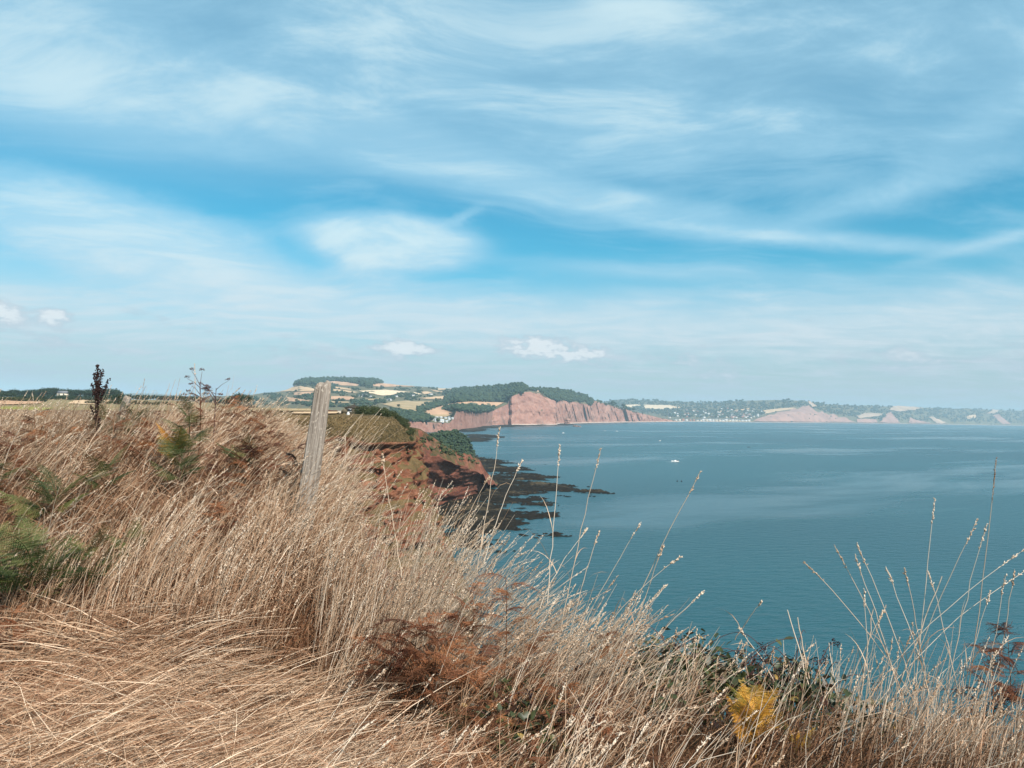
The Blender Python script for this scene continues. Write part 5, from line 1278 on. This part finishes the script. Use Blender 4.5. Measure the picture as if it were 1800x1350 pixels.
def stipe_mesh(k):
    z = np.linspace(-.05, 1, 7); return MB().tube(np.stack([.03 * np.sin(z * 3 + k), .03 * np.cos(z * 2.2 + k) - .03, z], -1), np.linspace(.007, .003, 7), 5).mesh('stipe', True)
stipes = [stipe_mesh(k) for k in range(3)]
def bracken(base, h, spread, nf, mat, dead, label, group=None, name='bracken', low=.35, up=None, rz=None, tilt=(0.15, .55)):
    t = thing(name, label, 'bracken', tuple(base), float(rng.uniform(0, 6.28)) if rz is None else rz, group)
    k0 = int(rng.integers(0, 3))
    s = obj('stipe', stipes[k0], fern_brown if dead else mat, t); s.scale = (h, h, h)
    for k in range(nf):
        u = low + (1 - low) * (k + .5) / nf
        o = obj('frond', (fr_dead if dead else fr_live)[int(rng.integers(0, 5 if dead else 4))], mat, t)
        sc = spread * rng.uniform(.75, 1.15) * (1.05 - .35 * u)
        o.location = (.03 * math.sin(u * 3 + k0) * h, (.03 * math.cos(u * 2.2 + k0) - .03) * h, u * h)
        if k == nf - 1 and not dead: o.rotation_euler = (R(35), rng.uniform(-.2, .2), rng.uniform(0, 6.28))
        else: o.rotation_euler = (rng.uniform(*tilt), rng.uniform(-.35, .35), k * 2.4 + rng.uniform(-.4, .4))
        o.scale = (sc, sc, sc)
    return t
def ferns():
    def at(px, py): return gpt(px, py)
    def sz(px_, D): return px_ / FPX * D
    L = [   # base px, height px, spread px, fronds, material, dead, label
        ((1322, 1348), 110, 100, 11, fern_yellow, False, 'bright yellow bracken beside the bramble at the cliff edge'),
        ((1400, 1338), 30, 60, 4, fern_yellow, False, 'smaller yellow bracken right of the bright one'),
        ((725, 1280), 175, 140, 11, fern_rust, True, 'big rust brown bracken in the middle of the grass'),
        ((690, 1275), 160, 120, 9, fern_rust, True, 'rust brown bracken left of the big one'),
        ((775, 1275), 140, 120, 9, fern_brown, True, 'brown bracken overlapping the right of the big one'),
        ((880, 1200), 185, 85, 9, fern_rust, True, 'tall rust bracken rising behind the big one'),
        ((820, 1200), 150, 90, 8, fern_rust, True, 'rust bracken between the tall and the big one'),
        ((745, 1300), 150, 130, 10, fern_brown, True, 'dark brown bracken at the front of the big rust clump'),
        ((675, 1295), 110, 110, 8, fern_brown, True, 'low dark brown bracken at the left front of the rust clump'),
        ((800, 1240), 150, 100, 9, fern_rust, True, 'rust bracken at the right rear of the big clump'),
        ((850, 1265), 120, 100, 8, fern_rust, True, 'rust bracken above the patch of green leaves'),
        ((935, 1250), 120, 90, 8, fern_rust, True, 'rust bracken right of the patch of green leaves'),
        ((985, 1290), 80, 90, 7, fern_brown, True, 'brown bracken in front of the longest stalk'),
        ((1060, 1225), 110, 85, 7, fern_brown, True, 'brown bracken below the longest stalk'),
        ((1000, 1240), 60, 80, 5, fern_rust, True, 'small rust bracken low under the longest stalk'),
        ((1040, 1340), 60, 90, 5, fern_rust, True, 'orange brown bracken on the lower edge'),
        ((650, 1345), 80, 80, 5, fern_brown, True, 'dark brown bracken on the lower edge, left'),
        ((850, 1345), 60, 90, 5, fern_brown, True, 'dark brown bracken on the lower edge, middle'),
        ((60, 1110), 135, 150, 9, fern_green, False, 'big green bracken at the left edge'),
        ((150, 1080), 110, 110, 8, fern_green, False, 'green bracken right of the big green one'),
        ((-40, 1090), 120, 115, 7, fern_green, False, 'green bracken cut by the left edge'),
        ((230, 1010), 70, 70, 6, fern_green, False, 'green bracken deepest in the shade of the left bank'),
        ((90, 930), 60, 110, 6, fern_green, False, 'pale green bracken behind the big green one'),
        ((180, 890), 70, 80, 5, fern_green, False, 'light green bracken below the dock plant'),
        ((325, 850), 130, 70, 8, fern_green, False, 'upright green and yellow bracken under the tall reddish stalk'),
        ((300, 840), 70, 70, 5, fern_yellow, False, 'yellowing bracken left of the upright one'),
        ((345, 830), 150, 50, 8, fern_dark, True, 'dark dry bracken behind the upright green one'),
        ((440, 880), 90, 90, 8, fern_dark, True, 'dark red bracken left of the leaning post'),
        ((470, 850), 100, 70, 7, fern_dark, True, 'dark red bracken nearest the leaning post'),
        ((515, 900), 110, 70, 7, fern_dark, True, 'dark bracken at the foot of the leaning post'),
        ((22, 1195), 130, 70, 7, fern_rust, True, 'rusty dead bracken standing at the left edge'),
        ((1778, 1230), 120, 90, 8, fern_dark, True, 'dark dead bracken at the right edge above the sea'),
        ((1740, 1330), 110, 110, 8, fern_dark, True, 'dark dead bracken low on the right edge'),
        ((1790, 1345), 130, 110, 7, fern_brown, True, 'brown bracken in the lower right corner'),
        ((1745, 1275), 130, 90, 8, fern_rust, True, 'rusty bracken left of the dark one at the right edge'),
        ((1700, 1335), 70, 100, 7, fern_brown, True, 'brown bracken behind the green one on the lower edge'),
        ((1680, 1345), 40, 110, 5, fern_green, False, 'green bracken on the lower edge at the right'),
        ((1590, 1340), 30, 70, 4, fern_rust, True, 'pinkish rust bracken on the lower edge at the right'),
        ((250, 830), 50, 90, 6, fern_brown, True, 'brown bracken right of the dock plant'),
    ]
    for (b, h, s, nf, m, dead, lab) in L:
        p = at(*b); bracken(p, sz(h, p[1]), sz(s, p[1]), nf, m, dead, lab, tilt=(.45, 1.0) if m is fern_yellow else (.15, .55))
    for k in range(46):     # dead bracken through the left bank
        a = rng.uniform(-160, 560); y = rng.uniform(5.0, 8.8); x = (a - 900) / FPX * y
        if math.hypot(x - POSTXY[0], y - POSTXY[1]) < .3: continue
        m = [fern_brown, fern_dark, fern_rust, fern_brown][int(rng.integers(0, 4))]
        if rng.random() < .10: m = fern_green
        cw = {'bracken_brown': 'brown dead', 'bracken_dark_red': 'dark red dead', 'bracken_rust': 'rust coloured dead', 'bracken_green': 'small green'}[m.name]
        zone = 'by the left edge' if a < 100 else 'below the dock plant' if a < 250 else 'below the umbel plants' if a < 400 else 'just left of the leaning post'
        bracken((x, y, float(gz(x, y))), rng.uniform(.22, .50), rng.uniform(.22, .36), int(rng.integers(6, 9)), m, m is not fern_green, f"{cw} bracken {zone}, {'low in front' if y < 6.2 else 'halfway up the bank' if y < 7.5 else 'along the bank top'}", 'bracken through the left bank')
    for k in range(22):     # and lower down in the middle
        a = rng.uniform(600, 1150); y = rng.uniform(3.1, 4.6); x = (a - 900) / FPX * y
        m = [fern_brown, fern_rust][int(rng.integers(0, 2))]
        zn = 'left of the big rust clump' if a < 690 else 'beside the big rust clump' if a < 830 else 'over the patch of green leaves' if a < 960 else 'under the longest stalk' if a < 1070 else 'left of the bramble bush'
        bracken((x, y, float(gz(x, y))), rng.uniform(.10, .26), rng.uniform(.20, .32), 5, m, True, f"low {'brown' if m is fern_brown else 'rust red'} bracken {zn}, {'near the lower edge' if y < 3.6 else 'deeper in the grass'}", 'low dead bracken in the middle')
ferns()

# ------------------------------------------------------------------ dock plant, umbels, bramble, ivy patch
def dock():
    b = gpt(165, 800); D = b[1]; top = P(172, 642, D); H = np.linalg.norm(top - b)
    t = thing('dock_plant', 'dark brown dock gone to seed standing up against the sky', 'plant', tuple(b))
    ax = (top - b)
    sp = np.array([ax * s + np.array([.012 * math.sin(s * 7), 0, 0]) for s in np.linspace(0, 1, 12)])
    obj('stem', MB().tube(sp, np.linspace(.007, .002, 12), 6).mesh('stem', True), dock_mat, t)
    def spike(p0, p1, n, label=None):
        u = rng.random(n) ** .9; c = p0 + (p1 - p0) * u[:, None] + rng.normal(0, .007, (n, 3)); d = rng.normal(size=(n, 3)) * .6 + (p1 - p0) / np.linalg.norm(p1 - p0); d /= np.linalg.norm(d, axis=1)[:, None]
        ln = rng.uniform(.012, .022, n); v, f, ti = spikelets(c, d, ln, ln * .42, rng.random(n))
        o = obj('seed_spike', mesh_from('seed_spike', v, f, {'tint': ti}), dock_mat, t)
        m = MB().tube(np.array([p0, (p0 + p1) / 2, p1]), np.array([.003, .002, .001]), 4).mesh('twig'); obj('twig', m, dock_mat, o)
    pt = lambda px, py: P(px, py, D) - b
    for a, c, n in (((171, 740), (172, 642), 320), ((170, 705), (161, 676), 90), ((171, 712), (191, 668), 120), ((172, 690), (180, 652), 100), ((170, 690), (166, 655), 90), ((168, 740), (160, 712), 50), ((171, 700), (176, 680), 80), ((171, 760), (174, 735), 60)):
        spike(pt(*a), pt(*c), n)
dock()
def umbels():
    for (base, top, nb, lab) in (((352, 800), (352, 672), 9, 'dry branching umbel plant against the sky, left of two'), ((374, 800), (380, 682), 8, 'dry branching umbel plant against the sky, right of two')):
        b = gpt(*base); D = b[1]; t = thing('umbel_plant', lab, 'plant', tuple(b)); tp = P(*top, D) - b
        m = MB(); m.tube(np.array([tp * s for s in np.linspace(0, 1, 6)]), np.linspace(.006, .003, 6), 5); obj('stem', m.mesh('stem', True), cane_mat, t)
        for k in range(nb):
            s = rng.uniform(.6, .98); p0 = tp * s; e_ = p0 + np.array([rng.uniform(-.16, .16), rng.uniform(-.1, .1), rng.uniform(.03, .14)])
            br = obj('branch', MB().tube(np.array([p0, (p0 + e_) / 2 + [0, 0, .01], e_]), np.array([.003, .002, .0015]), 4).mesh('branch'), cane_mat, t)
            n = 22; d = rng.normal(size=(n, 3)); d[:, 2] = abs(d[:, 2]) + .6; d /= np.linalg.norm(d, axis=1)[:, None]; ln = rng.uniform(.02, .045, n)
            v, f, ti = spikelets(e_ + d * ln[:, None] * .6, d, np.full(n, .012), np.full(n, .004), rng.random(n)); obj('seed_cluster', mesh_from('seed_cluster', v, f, {'tint': ti}), cane_mat, br)
umbels()
def leaves_mesh(cen, size, r):
    n = len(cen); nrm = r.normal(size=(n, 3)); nrm[:, 2] = np.abs(nrm[:, 2]) + .5; nrm /= np.linalg.norm(nrm, axis=1)[:, None]
    a = np.cross(nrm, r.normal(size=(n, 3))); a /= np.linalg.norm(a, axis=1)[:, None]; b = np.cross(nrm, a); s = size[:, None]
    V = []; F = []
    v = np.stack([cen - a * s, cen - a * s * .35 + b * s * .5, cen + a * s * .35 + b * s * .42, cen + a * s * 1.1 - nrm * s * .25, cen + a * s * .35 - b * s * .42, cen - a * s * .35 - b * s * .5, cen + nrm * s * -.12], 1)
    f = np.array([(0, 6, 1), (1, 6, 2), (2, 6, 3), (3, 6, 4), (4, 6, 5), (5, 6, 0)])
    return v.reshape(-1, 3), (f[None] + (np.arange(n) * 7)[:, None, None]).reshape(-1, 3)
def bramble(cx, cy, w, h, nl, nc, label, seed, sprays=()):
    r = np.random.default_rng(seed); b = gpt(cx, cy) if isinstance(cy, (int, float)) else cy
    D = b[1]; t = thing('bramble_bush', label, 'bush', tuple(b))
    c = r.normal(size=(nl, 3)) * np.array([w * .30, .22, h * .26]); c[:, 2] = np.abs(c[:, 2]) + .02 + h * .18 * r.random(nl)
    c[:, 2] *= 1 - .5 * (np.abs(c[:, 0]) / w) ** 2
    v, f = leaves_mesh(c, r.uniform(.016, .034, nl), r)
    o = obj('leaves', mesh_from('leaves', v, f, {'tint': np.repeat(np.clip(r.normal(.45, .25, nl), 0, 1), 7)}), leaf_green, t); o['kind'] = 'stuff'
    for k in range(nc):
        p0 = np.array([r.uniform(-w, w) * .45, r.uniform(-.12, .12), 0]); p2 = p0 + np.array([r.uniform(-.35, .45), r.uniform(-.15, .15), r.uniform(.05, h * 1.2)])
        mid = (p0 + p2) / 2 + np.array([0, 0, r.uniform(.1, h * .9)]); p = bez(p0, mid, p2, 12)
        cn = obj('cane', MB().tube(p, np.linspace(.0035, .0012, 12), 5).mesh('cane', True), cane_mat, t)
        if k % 3 == 0:
            n = 26; cc = p[-1] + r.normal(0, .016, (n, 3)); d = r.normal(size=(n, 3)); d /= np.linalg.norm(d, axis=1)[:, None]
            v, f, ti = spikelets(cc, d, np.full(n, .011), np.full(n, .005), r.random(n)); obj('berries', mesh_from('berries', v, f, {'tint': ti}), berry_mat, cn)
    return t
bramble(1235, 1228, .40, .30, 1700, 18, 'dark green bramble bush on the cliff edge above the sea', 3)
bramble(1335, 1245, .34, .24, 600, 16, 'straggling bramble with bare canes right of the bramble bush', 4)
bramble(1415, 1250, .28, .34, 500, 8, 'bramble with dark berry clusters nearest the broken straws', 5)
bramble(1150, 1215, .25, .22, 420, 6, 'small bramble left of the bramble bush', 6)
bramble(905, 1300, .42, .22, 900, 5, 'patch of small green leaves under the grass in the middle', 7)
bramble(1545, 1300, .30, .22, 260, 6, 'sparse bramble among the broken straws', 8)

# ------------------------------------------------------------------ fence posts
def wood_mat():
    m, t = new_mat('weathered_post_wood'); tc = t.n('ShaderNodeTexCoord'); x, y, z = t.sep(tc.outputs['Object'])
    g = t.noise(t.comb(x * 60, y * 60, z * 2.2), 1.0, 5, 0.65); g2 = t.noise(t.comb(x * 160, y * 160, z * 7), 1.0, 4, 0.7)
    sp = t.noise(t.comb(x * 45, y * 45, z * 45), 1.0, 4, 0.6)
    c = t.ramp(g * .55 + g2 * .45, [(.32, (0.055, 0.042, 0.034)), (.46, (0.22, 0.18, 0.148)), (.62, (0.37, 0.32, 0.275))])
    c = t.mix(t.mapr(sp, .56, .68) * .55, c, (0.60, 0.52, 0.43))
    return finish(m, t, c, 0.9, g * .6 + g2 * .4, 0.9, 0.006, 0.1)
post_wood = wood_mat()
def post(base, top, w0, w1, d, rz, label, seed, name='fence_post', depth=.25):
    base = np.asarray(base); top = np.asarray(top); H = np.linalg.norm(top - base); n, rws = 56, 60
    th = np.arange(n) / n * 2 * math.pi; V = []
    for k in range(rws):
        f = k / (rws - 1); z = -depth + f * (H + depth)
        w = (w0 + (w1 - w0) * f) / 2; dd = d / 2 * (w / (w0 / 2))
        ex = .28; cx_ = np.sign(np.cos(th)) * np.abs(np.cos(th)) ** ex * w; cy_ = np.sign(np.sin(th)) * np.abs(np.sin(th)) ** ex * dd
        gr = np.clip(vnoise(th * 5 + seed, z * .5, seed), -1, 1); gr2 = vnoise(th * 14, z * 1.1, seed + 3)
        s = 1 - .17 * np.clip(gr, 0, 1) ** 1.3 - .06 * np.abs(gr2) + .02 * vnoise(th * 3, z * 6, 2)
        if f > .93: s = s * (1 - .10 * ((f - .93) / .07) ** 2)
        zt = np.full(n, z)
        if k == rws - 1: zt = z + .018 * vnoise(th * 2.2, seed, 3) - .012 + cx_ * .10
        V.append(np.stack([cx_ * s, cy_ * s, zt], -1))
    inner = V[-1] * np.array([.55, .55, 1]); inner[:, 2] += .012 + .010 * vnoise(th * 4, 2, seed); V.append(inner)
    v = np.concatenate(V); i = np.arange(n * (rws + 1)).reshape(rws + 1, n); j = np.roll(i, -1, 1)
    q = np.stack([i[:-1], j[:-1], j[1:], i[1:]], -1).reshape(-1, 4); c0 = len(v); v = np.concatenate([v, v[-n:].mean(0)[None] - [[0, 0, .006]]])
    tri = np.stack([i[-1], j[-1], np.full(n, c0)], -1)
    o = obj(name, mesh_from(name, v, [q, tri], None, True), post_wood)
    up = Vector(top - base).normalized(); q_ = Vector((0, 0, 1)).rotation_difference(up)
    o.matrix_world = Matrix.Translation(Vector(base)) @ q_.to_matrix().to_4x4() @ Matrix.Rotation(rz, 4, 'Z')
    return tag(o, label, 'fence post')
pb = P(540, 890, 5.5); pb[2] = float(gz(pb[0], pb[1])); pt_ = P(569, 674, 5.5)
k_ = (pt_ - P(541, 870, 5.5)); pbase = pt_ - k_ * ((pt_[2] - float(gz(pb[0], pb[1]))) / k_[2])
post(pbase, pt_, .150, .118, .11, R(14), 'weathered grey fence post leaning right in the dry grass', 3)
q0 = P(224, 0, 13.5); q0[2] = float(gz(q0[0], q0[1])); post(q0, P(225, 697, 13.5), .13, .12, .10, R(5), 'small pale fence post in the grass right of the dock plant', 8)
# ------------------------------------------------------------------ haze
def haze():
    m = bpy.data.materials.new('sea_air'); m.use_nodes = True; t = NT(m.node_tree)
    v = t.n('ShaderNodeVolumePrincipled'); v.inputs['Color'].default_value = HAZE_COL; v.inputs['Density'].default_value = HAZE_D; v.inputs['Anisotropy'].default_value = 0.0
    o_ = t.n('ShaderNodeOutputMaterial'); t.t.links.new(v.outputs[0], o_.inputs['Volume'])
    me = MB().box(-12000, 14500, -3200, 13500, -4.0, 270).mesh('haze')
    o = obj('haze', me, m); tag(o, 'thin blue sea haze over the bay', 'haze', kind='stuff'); return o
HAZE_COL = (0.62, 0.86, 1.0, 1); HAZE_D = 8.8e-5
haze()
